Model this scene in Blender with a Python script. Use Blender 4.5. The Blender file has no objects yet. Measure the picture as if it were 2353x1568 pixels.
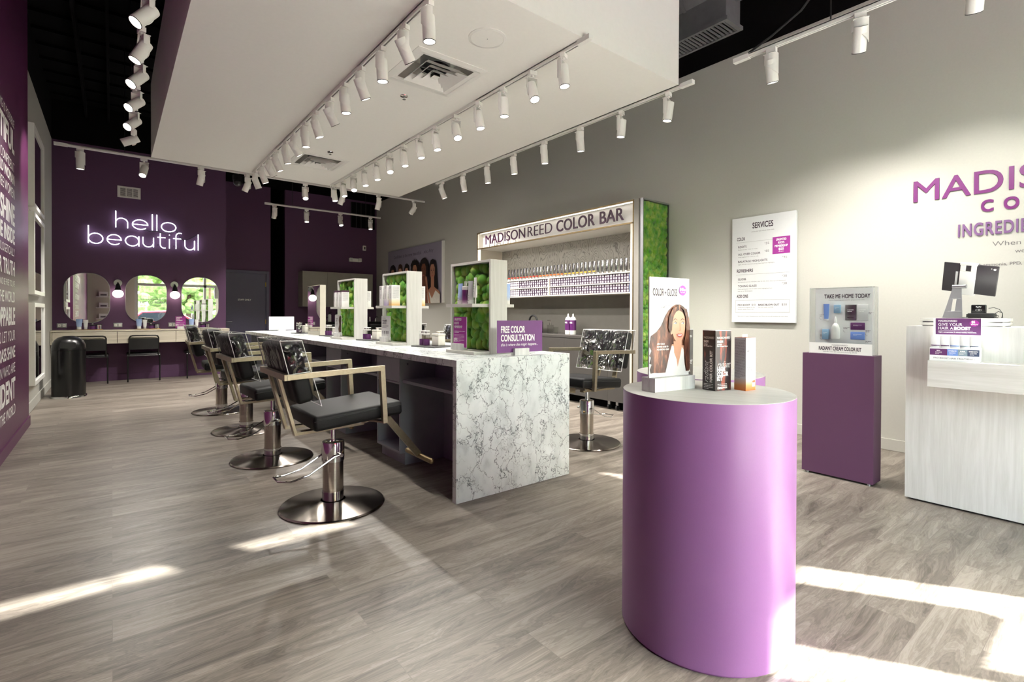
import bpy, bmesh, math, random
from mathutils import Matrix, Vector, noise
random.seed(7)
PI = math.pi
scene = bpy.context.scene
COL = scene.collection

# ---------------------------------------------------------------- camera
YAW, PITCH, ROLL = 0.6730, -0.0079, 0.0039
FPX, CX, CY = 1160.74, 1181.98, 730.89
cam_d = bpy.data.cameras.new('camera')
cam = bpy.data.objects.new('camera', cam_d)
COL.objects.link(cam)
fw = Vector((math.sin(YAW)*math.cos(PITCH), math.cos(YAW)*math.cos(PITCH), math.sin(PITCH)))
rt = Vector((math.cos(YAW), -math.sin(YAW), 0))
up = rt.cross(fw)
rt2 = rt*math.cos(ROLL) + up*math.sin(ROLL)
up2 = -rt*math.sin(ROLL) + up*math.cos(ROLL)
mw = Matrix.Identity(4)
for i in range(3):
    mw[i][0] = rt2[i]; mw[i][1] = up2[i]; mw[i][2] = -fw[i]
mw.translation = (0, 0, 1.2)
cam.matrix_world = mw
cam_d.sensor_fit = 'HORIZONTAL'
cam_d.sensor_width = 36.0
cam_d.lens = FPX/2353*36.0
cam_d.shift_x = (1176.5-CX)/2353
cam_d.shift_y = (CY-784)/2353
cam_d.clip_start = 0.02
cam_d.clip_end = 300
scene.camera = cam

# ---------------------------------------------------------------- view, world, sun
scene.view_settings.view_transform = 'Standard'
scene.view_settings.look = 'None'
scene.view_settings.gamma = 1.0
scene.view_settings.use_curve_mapping = False
scene.view_settings.exposure = 1.33
scene.cycles.max_bounces = 10
scene.cycles.diffuse_bounces = 6
scene.cycles.glossy_bounces = 5
scene.cycles.transparent_max_bounces = 16
scene.cycles.transmission_bounces = 6
scene.cycles.caustics_reflective = False
scene.cycles.caustics_refractive = False
scene.cycles.sample_clamp_indirect = 4.0
scene.cycles.use_denoising = True

world = bpy.data.worlds.new('world')
scene.world = world
world.use_nodes = True
nt = world.node_tree
nt.nodes.clear()
sky = nt.nodes.new('ShaderNodeTexSky')
sky.sky_type = 'NISHITA'
sky.sun_disc = False
sky.sun_elevation = math.radians(35)
sky.sun_rotation = math.radians(147)
sky.air_density = 1.3
sky.dust_density = 2.5
sky.ozone_density = 1.0
hsv = nt.nodes.new('ShaderNodeHueSaturation')
hsv.inputs['Saturation'].default_value = 0.5
bg = nt.nodes.new('ShaderNodeBackground')
SKY_STRENGTH = 1.9
bg.inputs['Strength'].default_value = SKY_STRENGTH
out = nt.nodes.new('ShaderNodeOutputWorld')
nt.links.new(sky.outputs[0], hsv.inputs['Color'])
nt.links.new(hsv.outputs[0], bg.inputs['Color'])
nt.links.new(bg.outputs[0], out.inputs['Surface'])

sun_d = bpy.data.lights.new('sun', 'SUN')
sun_d.energy = 20.0
sun_d.angle = math.radians(0.6)
sun_d.color = (1.0, 0.985, 0.95)
sun = bpy.data.objects.new('sun', sun_d)
COL.objects.link(sun)
SUNDIR = Vector((-0.545*math.cos(math.radians(35)), 0.839*math.cos(math.radians(35)), -math.sin(math.radians(35))))
sun.rotation_euler = SUNDIR.to_track_quat('-Z', 'Y').to_euler()
sun.location = (3, -6, 6)

# sky portal over the shop window
pl_d = bpy.data.lights.new('window_portal', 'AREA')
pl_d.shape = 'RECTANGLE'; pl_d.size = 4.7; pl_d.size_y = 3.4
pl_d.cycles.is_portal = True
pl = bpy.data.objects.new('window_portal', pl_d)
COL.objects.link(pl)
pl.location = (3.05, -1.32, 1.72)
pl.rotation_euler = (PI/2, 0, 0)

SPOT_W = 60.0     # watts of one track head

# ---------------------------------------------------------------- materials
def lin(h):
    h = h.lstrip('#')
    r = []
    for i in (0, 2, 4):
        c = int(h[i:i+2], 16)/255
        r.append(c/12.92 if c <= 0.04045 else ((c+0.055)/1.055)**2.4)
    return (*r, 1.0)

def new_mat(name):
    m = bpy.data.materials.new(name)
    m.use_nodes = True
    return m, m.node_tree, m.node_tree.nodes['Principled BSDF']

def N(nt, typ, **kw):
    n = nt.nodes.new(typ)
    for k, v in kw.items():
        if k in n.inputs: n.inputs[k].default_value = v
        else: setattr(n, k, v)
    return n

def coords(nt, scale=(1, 1, 1), rot=(0, 0, 0), kind='Object'):
    tc = nt.nodes.new('ShaderNodeTexCoord')
    mp = nt.nodes.new('ShaderNodeMapping')
    mp.inputs['Scale'].default_value = scale
    mp.inputs['Rotation'].default_value = rot
    nt.links.new(tc.outputs[kind], mp.inputs['Vector'])
    return mp.outputs[0]

def ramp(nt, fac, stops):
    r = nt.nodes.new('ShaderNodeValToRGB')
    e = r.color_ramp.elements
    while len(e) < len(stops): e.new(0.5)
    for i, (p, c) in enumerate(stops):
        e[i].position = p
        e[i].color = c if len(c) == 4 else (*c, 1)
    nt.links.new(fac, r.inputs[0])
    return r.outputs[0]

def bump(nt, b, h, strength, dist=0.002):
    bp = nt.nodes.new('ShaderNodeBump')
    bp.inputs['Strength'].default_value = strength
    bp.inputs['Distance'].default_value = dist
    nt.links.new(h, bp.inputs['Height'])
    nt.links.new(bp.outputs[0], b.inputs['Normal'])

def plain(name, color, rough=0.5, metal=0.0, var=0.06, scale=30, bmp=0.0, spec=0.5, coat=0.0, emit=None, estr=0):
    m, nt, b = new_mat(name)
    c = lin(color) if isinstance(color, str) else (*color, 1)
    v = coords(nt)
    nz = N(nt, 'ShaderNodeTexNoise', Scale=scale, Detail=3.0)
    nt.links.new(v, nz.inputs['Vector'])
    lo = tuple(x*(1-var) for x in c[:3]); hi = tuple(min(1, x*(1+var)) for x in c[:3])
    nt.links.new(ramp(nt, nz.outputs[0], [(0.3, lo), (0.7, hi)]), b.inputs['Base Color'])
    b.inputs['Roughness'].default_value = rough
    b.inputs['Metallic'].default_value = metal
    b.inputs['Specular IOR Level'].default_value = spec
    if coat: b.inputs['Coat Weight'].default_value = coat
    if bmp: bump(nt, b, nz.outputs[0], bmp)
    if emit:
        b.inputs['Emission Color'].default_value = lin(emit)
        b.inputs['Emission Strength'].default_value = estr
    return m

def wood(name, c0, c1, axis='z', scale=1.0, rough=0.45, contrast=1.0):
    """pale laminate with fine grain along axis"""
    m, nt, b = new_mat(name)
    s = {'z': (22, 22, 1.2), 'y': (22, 1.2, 22), 'x': (1.2, 22, 22)}[axis]
    v = coords(nt, tuple(k*scale for k in s))
    n1 = N(nt, 'ShaderNodeTexNoise', Scale=1.0, Detail=6.0, Roughness=0.65, Distortion=0.6)
    nt.links.new(v, n1.inputs['Vector'])
    s2 = tuple(k*5 for k in s)
    v2 = coords(nt, tuple(k*scale for k in s2))
    n2 = N(nt, 'ShaderNodeTexNoise', Scale=1.0, Detail=3.0, Roughness=0.6)
    nt.links.new(v2, n2.inputs['Vector'])
    mx = N(nt, 'ShaderNodeMath', operation='MULTIPLY_ADD')
    mx.inputs[1].default_value = 0.35
    nt.links.new(n2.outputs[0], mx.inputs[0]); nt.links.new(n1.outputs[0], mx.inputs[2])
    k = 0.16/contrast
    nt.links.new(ramp(nt, mx.outputs[0], [(0.66-k, lin(c0)), (0.66+k, lin(c1))]), b.inputs['Base Color'])
    b.inputs['Roughness'].default_value = rough
    bump(nt, b, mx.outputs[0], 0.15, 0.001)
    return m

M = {}
def make_floor_mat():
    m, nt, b = new_mat('floor_planks')
    tc = nt.nodes.new('ShaderNodeTexCoord')
    br = N(nt, 'ShaderNodeTexBrick', offset=0.37, offset_frequency=2)
    br.inputs['Scale'].default_value = 1.0
    br.inputs['Mortar Size'].default_value = 0.0012
    br.inputs['Mortar Smooth'].default_value = 0.1
    br.inputs['Brick Width'].default_value = 1.22
    br.inputs['Row Height'].default_value = 0.18
    br.inputs['Color1'].default_value = (0, 0, 0, 1)
    br.inputs['Color2'].default_value = (1, 1, 1, 1)
    br.inputs['Mortar'].default_value = (0.5, 0.5, 0.5, 1)
    nt.links.new(tc.outputs['Object'], br.inputs['Vector'])
    # every plank has its own piece of grain: shift the grain by the plank value
    sep = N(nt, 'ShaderNodeSeparateColor'); nt.links.new(br.outputs['Color'], sep.inputs[0])
    mul = N(nt, 'ShaderNodeMath', operation='MULTIPLY'); mul.inputs[1].default_value = 37.0
    nt.links.new(sep.outputs[0], mul.inputs[0])
    cmb = N(nt, 'ShaderNodeCombineXYZ'); nt.links.new(mul.outputs[0], cmb.inputs[2]); nt.links.new(mul.outputs[0], cmb.inputs[0])
    add = N(nt, 'ShaderNodeVectorMath', operation='ADD')
    nt.links.new(tc.outputs['Object'], add.inputs[0]); nt.links.new(cmb.outputs[0], add.inputs[1])
    mp = N(nt, 'ShaderNodeMapping'); mp.inputs['Scale'].default_value = (1.5, 9.0, 1.0)
    nt.links.new(add.outputs[0], mp.inputs['Vector'])
    n1 = N(nt, 'ShaderNodeTexNoise', Scale=1.0, Detail=5.0, Roughness=0.6, Distortion=1.6)
    nt.links.new(mp.outputs[0], n1.inputs['Vector'])
    mp2 = N(nt, 'ShaderNodeMapping'); mp2.inputs['Scale'].default_value = (4.0, 95.0, 1.0)
    nt.links.new(add.outputs[0], mp2.inputs['Vector'])
    n2 = N(nt, 'ShaderNodeTexNoise', Scale=1.0, Detail=4.0, Roughness=0.7, Distortion=0.5)
    nt.links.new(mp2.outputs[0], n2.inputs['Vector'])
    # cathedral rings: waves over a distorted field
    wv = N(nt, 'ShaderNodeMath', operation='MULTIPLY'); wv.inputs[1].default_value = 75.0
    nt.links.new(n1.outputs[0], wv.inputs[0])
    sn = N(nt, 'ShaderNodeMath', operation='SINE'); nt.links.new(wv.outputs[0], sn.inputs[0])
    a1 = N(nt, 'ShaderNodeMath', operation='MULTIPLY_ADD'); a1.inputs[1].default_value = 0.06
    nt.links.new(sn.outputs[0], a1.inputs[0]); nt.links.new(n1.outputs[0], a1.inputs[2])
    a2 = N(nt, 'ShaderNodeMath', operation='MULTIPLY_ADD'); a2.inputs[1].default_value = 0.42
    nt.links.new(n2.outputs[0], a2.inputs[0]); nt.links.new(a1.outputs[0], a2.inputs[2])
    a3 = N(nt, 'ShaderNodeMath', operation='MULTIPLY_ADD'); a3.inputs[1].default_value = 0.17
    nt.links.new(sep.outputs[0], a3.inputs[0]); nt.links.new(a2.outputs[0], a3.inputs[2])
    col = ramp(nt, a3.outputs[0], [(0.50, lin('#4f4841')), (0.70, lin('#6c645b')), (0.86, lin('#7e766c')), (1.0, lin('#8f877d'))])
    mixm = N(nt, 'ShaderNodeMix', data_type='RGBA')
    nt.links.new(br.outputs['Fac'], mixm.inputs[0])
    nt.links.new(col, mixm.inputs[6]); mixm.inputs[7].default_value = lin('#6f665e')
    nt.links.new(mixm.outputs[2], b.inputs['Base Color'])
    b.inputs['Roughness'].default_value = 0.38
    b.inputs['Specular IOR Level'].default_value = 0.5
    bump(nt, b, a2.outputs[0], 0.06, 0.0006)
    return m

def make_marble():
    m, nt, b = new_mat('veined_laminate')
    v = coords(nt, (1, 1, 0.75), (0.3, 0.2, 0.35))
    dn = N(nt, 'ShaderNodeTexNoise', Scale=5.0, Detail=5.0, Roughness=0.65)
    nt.links.new(v, dn.inputs['Vector'])
    mx = N(nt, 'ShaderNodeMix', data_type='RGBA', blend_type='ADD'); mx.inputs[0].default_value = 0.35
    nt.links.new(v, mx.inputs[6]); nt.links.new(dn.outputs[1], mx.inputs[7])
    outs = []
    for sc, w in ((6.0, 0.024), (13.0, 0.026)):
        vo = N(nt, 'ShaderNodeTexVoronoi', feature='DISTANCE_TO_EDGE', Scale=sc)
        nt.links.new(mx.outputs[2], vo.inputs['Vector'])
        outs.append(ramp(nt, vo.outputs['Distance'], [(0.0, (0, 0, 0)), (w, (1, 1, 1))]))
    # veins come and go: mask them with a broad noise
    mk = N(nt, 'ShaderNodeTexNoise', Scale=6.5, Detail=4.0, Roughness=0.6); nt.links.new(v, mk.inputs['Vector'])
    mk1 = ramp(nt, mk.outputs[0], [(0.32, (0.3, 0.3, 0.3)), (0.50, (1, 1, 1))])
    mk2 = ramp(nt, mk.outputs[0], [(0.46, (1, 1, 1)), (0.60, (0, 0, 0))])
    def masked(veins, mask):
        mm = N(nt, 'ShaderNodeMix', data_type='RGBA', blend_type='LIGHTEN'); mm.inputs[0].default_value = 1
        nt.links.new(veins, mm.inputs[6]); nt.links.new(mask, mm.inputs[7]); return mm.outputs[2]
    inv = N(nt, 'ShaderNodeInvert'); nt.links.new(mk1, inv.inputs['Color'])
    v1 = masked(outs[0], inv.outputs[0]); v2 = masked(outs[1], mk2)
    mu = N(nt, 'ShaderNodeMix', data_type='RGBA', blend_type='MULTIPLY'); mu.inputs[0].default_value = 1
    nt.links.new(v1, mu.inputs[6]); nt.links.new(v2, mu.inputs[7])
    cl = N(nt, 'ShaderNodeTexNoise', Scale=9.0, Detail=4.0); nt.links.new(v, cl.inputs['Vector'])
    base = ramp(nt, cl.outputs[0], [(0.34, lin('#c4cbc9')), (0.46, lin('#d8dedc')), (0.66, lin('#e1e6e4'))])
    fin = N(nt, 'ShaderNodeMix', data_type='RGBA')
    nt.links.new(mu.outputs[2], fin.inputs[0]); fin.inputs[6].default_value = lin('#5f6567'); nt.links.new(base, fin.inputs[7])
    nt.links.new(fin.outputs[2], b.inputs['Base Color'])
    b.inputs['Roughness'].default_value = 0.22
    return m

def make_moss():
    m, nt, b = new_mat('reindeer_moss')
    v = coords(nt)
    big = N(nt, 'ShaderNodeTexNoise', Scale=13.0, Detail=1.0); nt.links.new(v, big.inputs['Vector'])
    fine = N(nt, 'ShaderNodeTexNoise', Scale=230.0, Detail=4.0, Roughness=0.85); nt.links.new(v, fine.inputs['Vector'])
    ad = N(nt, 'ShaderNodeMath', operation='MULTIPLY_ADD'); ad.inputs[1].default_value = 0.55
    nt.links.new(fine.outputs[0], ad.inputs[0]); nt.links.new(big.outputs[0], ad.inputs[2])
    col = ramp(nt, ad.outputs[0], [(0.50, lin('#2f700f')), (0.66, lin('#57a81c')), (0.82, lin('#78b228')), (0.98, lin('#abc850'))])
    nt.links.new(col, b.inputs['Base Color'])
    b.inputs['Roughness'].default_value = 0.9
    b.inputs['Sheen Weight'].default_value = 0.3
    b.inputs['Specular IOR Level'].default_value = 0.1
    bump(nt, b, fine.outputs[0], 0.9, 0.012)
    return m

def make_glass(name, tint=(0.97, 0.985, 0.98), refl=1.0, rough=0.0):
    """thin pane: clear with a Fresnel reflection, lets the sun through"""
    m = bpy.data.materials.new(name); m.use_nodes = True
    nt = m.node_tree; nt.nodes.clear()
    o = nt.nodes.new('ShaderNodeOutputMaterial')
    tr = nt.nodes.new('ShaderNodeBsdfTransparent'); tr.inputs[0].default_value = (*tint, 1)
    gl = nt.nodes.new('ShaderNodeBsdfGlossy'); gl.inputs['Roughness'].default_value = rough
    # Schlick reflectance, the same from both faces of a thin pane
    lw = nt.nodes.new('ShaderNodeLayerWeight'); lw.inputs['Blend'].default_value = 0.5
    pw = nt.nodes.new('ShaderNodeMath'); pw.operation = 'POWER'; pw.inputs[1].default_value = 5.0
    mu = nt.nodes.new('ShaderNodeMath'); mu.operation = 'MULTIPLY_ADD'; mu.inputs[1].default_value = 0.9*refl; mu.inputs[2].default_value = 0.035*refl
    mu.use_clamp = True
    nt.links.new(lw.outputs['Facing'], pw.inputs[0]); nt.links.new(pw.outputs[0], mu.inputs[0])
    mx = nt.nodes.new('ShaderNodeMixShader')
    nt.links.new(mu.outputs[0], mx.inputs[0])
    nt.links.new(tr.outputs[0], mx.inputs[1]); nt.links.new(gl.outputs[0], mx.inputs[2])
    nt.links.new(mx.outputs[0], o.inputs['Surface'])
    return m

def make_vinyl():
    m = bpy.data.materials.new('clear_vinyl'); m.use_nodes = True
    nt = m.node_tree; nt.nodes.clear()
    o = nt.nodes.new('ShaderNodeOutputMaterial')
    tr = nt.nodes.new('ShaderNodeBsdfTransparent'); tr.inputs[0].default_value = (0.86, 0.86, 0.87, 1)
    gl = nt.nodes.new('ShaderNodeBsdfGlossy'); gl.inputs['Roughness'].default_value = 0.07
    v = coords(nt, (1, 1, 0.5))
    nz = N(nt, 'ShaderNodeTexNoise', Scale=6.5, Detail=2.0, Roughness=0.5, Distortion=1.6)
    nt.links.new(v, nz.inputs['Vector'])
    bp = nt.nodes.new('ShaderNodeBump'); bp.inputs['Strength'].default_value = 1.0; bp.inputs['Distance'].default_value = 0.013
    # sharp creases: fold the noise about its middle
    s1 = nt.nodes.new('ShaderNodeMath'); s1.operation = 'SUBTRACT'; s1.inputs[1].default_value = 0.5; nt.links.new(nz.outputs[0], s1.inputs[0])
    s2 = nt.nodes.new('ShaderNodeMath'); s2.operation = 'ABSOLUTE'; nt.links.new(s1.outputs[0], s2.inputs[0])
    s3 = nt.nodes.new('ShaderNodeMath'); s3.operation = 'MULTIPLY'; s3.use_clamp = True; s3.inputs[1].default_value = 9.0; nt.links.new(s2.outputs[0], s3.inputs[0])
    nt.links.new(s3.outputs[0], bp.inputs['Height']); nt.links.new(bp.outputs[0], gl.inputs['Normal'])
    fr = nt.nodes.new('ShaderNodeLayerWeight'); fr.inputs['Blend'].default_value = 0.35
    nt.links.new(bp.outputs[0], fr.inputs['Normal'])
    ma = nt.nodes.new('ShaderNodeMath'); ma.operation = 'MULTIPLY_ADD'; ma.inputs[1].default_value = 0.32; ma.inputs[2].default_value = 0.035
    nt.links.new(fr.outputs['Fresnel'], ma.inputs[0])
    mx = nt.nodes.new('ShaderNodeMixShader')
    nt.links.new(ma.outputs[0], mx.inputs[0]); nt.links.new(tr.outputs[0], mx.inputs[1]); nt.links.new(gl.outputs[0], mx.inputs[2])
    nt.links.new(mx.outputs[0], o.inputs['Surface'])
    return m

def make_grainpanel():
    """grey wall panel with embossed wood rings"""
    m, nt, b = new_mat('embossed_grain_panel')
    v = coords(nt, (1, 1.6, 0.75))
    n1 = N(nt, 'ShaderNodeTexNoise', Scale=3.2, Detail=1.5, Roughness=0.4, Distortion=0.9); nt.links.new(v, n1.inputs['Vector'])
    mu = N(nt, 'ShaderNodeMath', operation='MULTIPLY'); mu.inputs[1].default_value = 105.0; nt.links.new(n1.outputs[0], mu.inputs[0])
    sn = N(nt, 'ShaderNodeMath', operation='SINE'); nt.links.new(mu.outputs[0], sn.inputs[0])
    sh = N(nt, 'ShaderNodeMath', operation='MULTIPLY_ADD'); sh.inputs[1].default_value = 0.5; sh.inputs[2].default_value = 0.5
    nt.links.new(sn.outputs[0], sh.inputs[0])
    nt.links.new(ramp(nt, sh.outputs[0], [(0.0, lin('#7d7a74')), (0.14, lin('#aca9a1')), (1.0, lin('#b3b0a8'))]), b.inputs['Base Color'])
    b.inputs['Roughness'].default_value = 0.5
    bump(nt, b, sn.outputs[0], 0.25, 0.002)
    return m

def make_brushed(name, color, rough=0.28, scale=(4, 4, 300), metal=1.0):
    m, nt, b = new_mat(name)
    v = coords(nt, scale)
    nz = N(nt, 'ShaderNodeTexNoise', Scale=1.0, Detail=3.0); nt.links.new(v, nz.inputs['Vector'])
    c = lin(color)
    nt.links.new(ramp(nt, nz.outputs[0], [(0.3, tuple(x*0.85 for x in c[:3])), (0.7, c)]), b.inputs['Base Color'])
    b.inputs['Metallic'].default_value = metal
    b.inputs['Roughness'].default_value = rough
    return m

def make_hair(name, c0, c1, c2, scale=(26, 26, 5)):
    m, nt, b = new_mat(name)
    v = coords(nt, scale, (0.35, 0.5, 0.2))
    n1 = N(nt, 'ShaderNodeTexNoise', Scale=1.0, Detail=3.0, Distortion=1.2); nt.links.new(v, n1.inputs['Vector'])
    v2 = coords(nt, tuple(k*7 for k in scale), (0.35, 0.5, 0.2))
    n2 = N(nt, 'ShaderNodeTexNoise', Scale=1.0, Detail=2.0); nt.links.new(v2, n2.inputs['Vector'])
    ad = N(nt, 'ShaderNodeMath', operation='MULTIPLY_ADD'); ad.inputs[1].default_value = 0.3
    nt.links.new(n2.outputs[0], ad.inputs[0]); nt.links.new(n1.outputs[0], ad.inputs[2])
    nt.links.new(ramp(nt, ad.outputs[0], [(0.5, lin(c0)), (0.68, lin(c1)), (0.85, lin(c2))]), b.inputs['Base Color'])
    b.inputs['Roughness'].default_value = 0.35
    return m

def make_gradient(name, stops, z0, z1, rough=0.35):
    """printed colour fade along the object's height"""
    m, nt, b = new_mat(name)
    tc = nt.nodes.new('ShaderNodeTexCoord')
    sp = nt.nodes.new('ShaderNodeSeparateXYZ'); nt.links.new(tc.outputs['Object'], sp.inputs[0])
    mr = nt.nodes.new('ShaderNodeMapRange'); mr.inputs[1].default_value = z0; mr.inputs[2].default_value = z1
    nt.links.new(sp.outputs[2], mr.inputs[0])
    nt.links.new(ramp(nt, mr.outputs[0], [(p, lin(c)) for p, c in stops]), b.inputs['Base Color'])
    b.inputs['Roughness'].default_value = rough
    return m

M['floor'] = make_floor_mat()
M['marble'] = make_marble()
M['moss'] = make_moss()
M['glass'] = make_glass('window_glass')
M['acrylic'] = make_glass('clear_acrylic', (0.95, 0.96, 0.96), 1.6)
M['vinyl'] = make_vinyl()
M['grain'] = make_grainpanel()
M['wall'] = plain('greige_paint', '#b8b7af', 0.75, var=0.015, scale=60, bmp=0.06, spec=0.25)
M['wall_front'] = plain('cream_paint', '#c9c4b4', 0.75, var=0.015, spec=0.25)
M['purple'] = plain('deep_purple_paint', '#5a3f5b', 0.6, var=0.02, scale=60, bmp=0.05, spec=0.25)
M['plum'] = plain('glossy_plum_paint', '#58264c', 0.38, var=0.02, scale=60, spec=0.4)
M['white'] = plain('white_paint', '#efeee9', 0.7, var=0.01, spec=0.3)
M['white_s'] = plain('white_enamel', '#e9e8e4', 0.35, var=0.01)
M['black'] = plain('black_deck_paint', '#0b0a0b', 0.9, var=0.2, spec=0.1)
M['ductblack'] = plain('duct_grey_black', '#5c5c5e', 0.7, var=0.1, scale=12, bmp=0.2)
M['blackgloss'] = plain('black_powder_coat', '#070708', 0.28, var=0.05)
M['blackmatt'] = plain('black_plastic', '#141415', 0.5, var=0.05)
M['leather'] = plain('black_vinyl_upholstery', '#0b0b0c', 0.52, var=0.1, scale=120, bmp=0.15, spec=0.22)
M['champagne'] = make_brushed('champagne_metal', '#9d927e', 0.42, (60, 60, 60))
M['bronze'] = make_brushed('bronze_trim', '#8f7c5c', 0.4, (60, 60, 60))
M['steel'] = make_brushed('brushed_steel', '#b5aca3', 0.2, (3, 3, 250))
M['spun'] = make_brushed('spun_steel_disc', '#8a827a', 0.2, (3, 3, 3))
_n = M['spun'].node_tree; _b = _n.nodes['Principled BSDF']; _t = _n.nodes.new('ShaderNodeTangent'); _t.direction_type = 'RADIAL'; _t.axis = 'Z'
_n.links.new(_t.outputs[0], _b.inputs['Tangent']); _b.inputs['Anisotropic'].default_value = 0.85; _b.inputs['Anisotropic Rotation'].default_value = 0.25
M['chrome'] = plain('chrome', '#d8d8d8', 0.06, 1.0, var=0.01)
M['alu'] = plain('aluminium', '#a8aaad', 0.35, 0.9, var=0.02)
M['greycab'] = plain('slate_grey_laminate', '#9aa0a6', 0.5, var=0.04, scale=8)
M['warmgrey'] = plain('warm_grey_laminate', '#86827b', 0.5, var=0.04, scale=8)
M['woodw'] = wood('whitewashed_oak', '#bfbeb8', '#cfcec9', 'z')
M['blockwood'] = wood('pale_grey_block_wood', '#c3c3c1', '#dcdcda', 'z')
M['woodwy'] = wood('whitewashed_oak_flat', '#bfbdb5', '#d0cec8', 'y')
M['woodwx'] = wood('whitewashed_oak_front', '#b9b09d', '#d2cab9', 'x')
M['basegrey'] = plain('dark_taupe_laminate', '#423f3c', 0.5, var=0.04, scale=8)
M['unitwhite'] = plain('warm_white_laminate', '#c4beb3', 0.45, var=0.01)
M['boxplum'] = plain('dark_plum_card', '#3f2742', 0.5, var=0.04)
M['oak'] = wood('pale_oak', '#a99b84', '#c9bca5', 'x')
M['mirror'] = plain('mirror_glass', (0.9, 0.92, 0.91), 0.005, 1.0, var=0.0)
M['lilac'] = plain('lilac_laminate', '#8d5f92', 0.34, var=0.015, scale=200, bmp=0.05, spec=0.45)
M['pedestal'] = plain('plum_laminate', '#5a3854', 0.5, var=0.02, scale=200)
M['ink'] = plain('dark_plum_ink', '#34202f', 0.5, var=0.02)
M['inkgrey'] = plain('grey_ink', '#6b6668', 0.6, var=0.02)
M['magenta'] = plain('magenta_print', '#9a2a8c', 0.45, var=0.02)
M['signpurple'] = plain('sign_purple_print', '#6c3576', 0.5, var=0.02)
M['boostpurple'] = plain('plum_card_print', '#5a2a5e', 0.5, var=0.02)
M['letter'] = plain('magenta_acrylic', '#6f2c6b', 0.35, var=0.02)
M['letter2'] = plain('mauve_acrylic', '#765580', 0.4, var=0.02)
M['whiteink'] = plain('white_ink', '#f0efec', 0.5, var=0.01)
M['paper'] = plain('white_card', '#e8e8e6', 0.5, var=0.01)
M['maroon'] = plain('maroon_lettering', '#3c1533', 0.35, var=0.02)
M['frost'] = plain('frosted_plastic', '#cfd0cf', 0.25, var=0.02)
M['blue'] = plain('sky_blue_plastic', '#6f8fd0', 0.35, var=0.02)
M['palebl'] = plain('pale_blue_card', '#86a9c4', 0.45, var=0.02)
M['slate'] = plain('slate_blue_print', '#3d4a63', 0.45, var=0.02)
M['sage'] = plain('sage_grey_print', '#8295a0', 0.45, var=0.02)
M['lens'] = plain('lamp_lens', '#ffffff', 0.4, emit='#fff6e6', estr=6.0)
M['bulb'] = plain('glowing_globe', '#ffffff', 0.4, emit='#fff3e0', estr=5.0)
M['neon'] = plain('white_neon', '#ffffff', 0.4, emit='#e9efff', estr=2.6)
M['skin'] = plain('printed_skin', '#cb9a80', 0.45, var=0.03, scale=40)
M['skin2'] = plain('printed_brown_skin', '#6f4532', 0.45, var=0.05, scale=40)
M['skin3'] = plain('printed_tan_skin', '#a5755c', 0.45, var=0.05, scale=40)
M['skinshade'] = plain('printed_warm_skin', '#b9856a', 0.45, var=0.03, scale=40)
M['lips'] = plain('printed_lips', '#a8524c', 0.4)
M['hairlong'] = make_hair('printed_brown_hair', '#2b1712', '#5f3526', '#a06b50', (40, 40, 9))
M['hairblack'] = plain('printed_black_hair', '#17110f', 0.5, var=0.2, scale=60)
M['mahog'] = make_hair('printed_mahogany_hair', '#1d1216', '#2a161a', '#b0503a')
M['brownhair'] = make_hair('printed_brown_strands', '#241611', '#4a2f22', '#80593f', (30, 30, 3))
M['gold'] = plain('brass', '#b08a4a', 0.3, 1.0)
M['darktray'] = plain('slate_tray', '#4a4a4b', 0.5)
M['cotton'] = plain('frosted_jar', '#dad7cc', 0.35)
M['purplebottle'] = plain('purple_label', '#5a2460', 0.35)
M['clearpl'] = make_glass('clear_bottle', (0.88, 0.88, 0.87), 1.6, 0.02)
M['silver'] = make_brushed('foil_tube', '#a9a9a9', 0.24, (40, 40, 40), 1.0)
M['led'] = plain('led_strip', '#ffffff', 0.4, emit='#fff4e4', estr=1.2)
M['orange'] = plain('orange_print', '#c8662a', 0.4)
M['redband'] = plain('red_print', '#a33522', 0.4)
M['yellow'] = plain('yellow_print', '#c8a040', 0.4)
M['asphalt'] = plain('asphalt', '#8b8b8d', 0.9, var=0.15, scale=4)
M['concrete'] = plain('concrete', '#d6d2ca', 0.85, var=0.08, scale=3)
M['leaf'] = plain('tree_foliage', '#8aa35c', 0.8, var=0.5, scale=5, bmp=0.5)
M['bark'] = plain('bark', '#5a4636', 0.9, var=0.2)
M['carred'] = plain('red_car_paint', '#b0202e', 0.25, coat=0.5)
M['carglass'] = plain('dark_car_glass', '#20262c', 0.08)
M['tyre'] = plain('tyre_rubber', '#151515', 0.8)
M['alufr'] = plain('white_aluminium_frame', '#cfcfc9', 0.4)
M['screen'] = plain('tablet_back', '#3a383b', 0.35)

# ---------------------------------------------------------------- geometry helpers
def frame(origin, xd, yd):
    """matrix whose x, y axes are xd, yd and z their cross product"""
    x = Vector(xd).normalized(); y = Vector(yd).normalized(); z = x.cross(y)
    m = Matrix.Identity(4)
    for i in range(3):
        m[i][0] = x[i]; m[i][1] = y[i]; m[i][2] = z[i]
    m.translation = Vector(origin)
    return m

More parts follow.
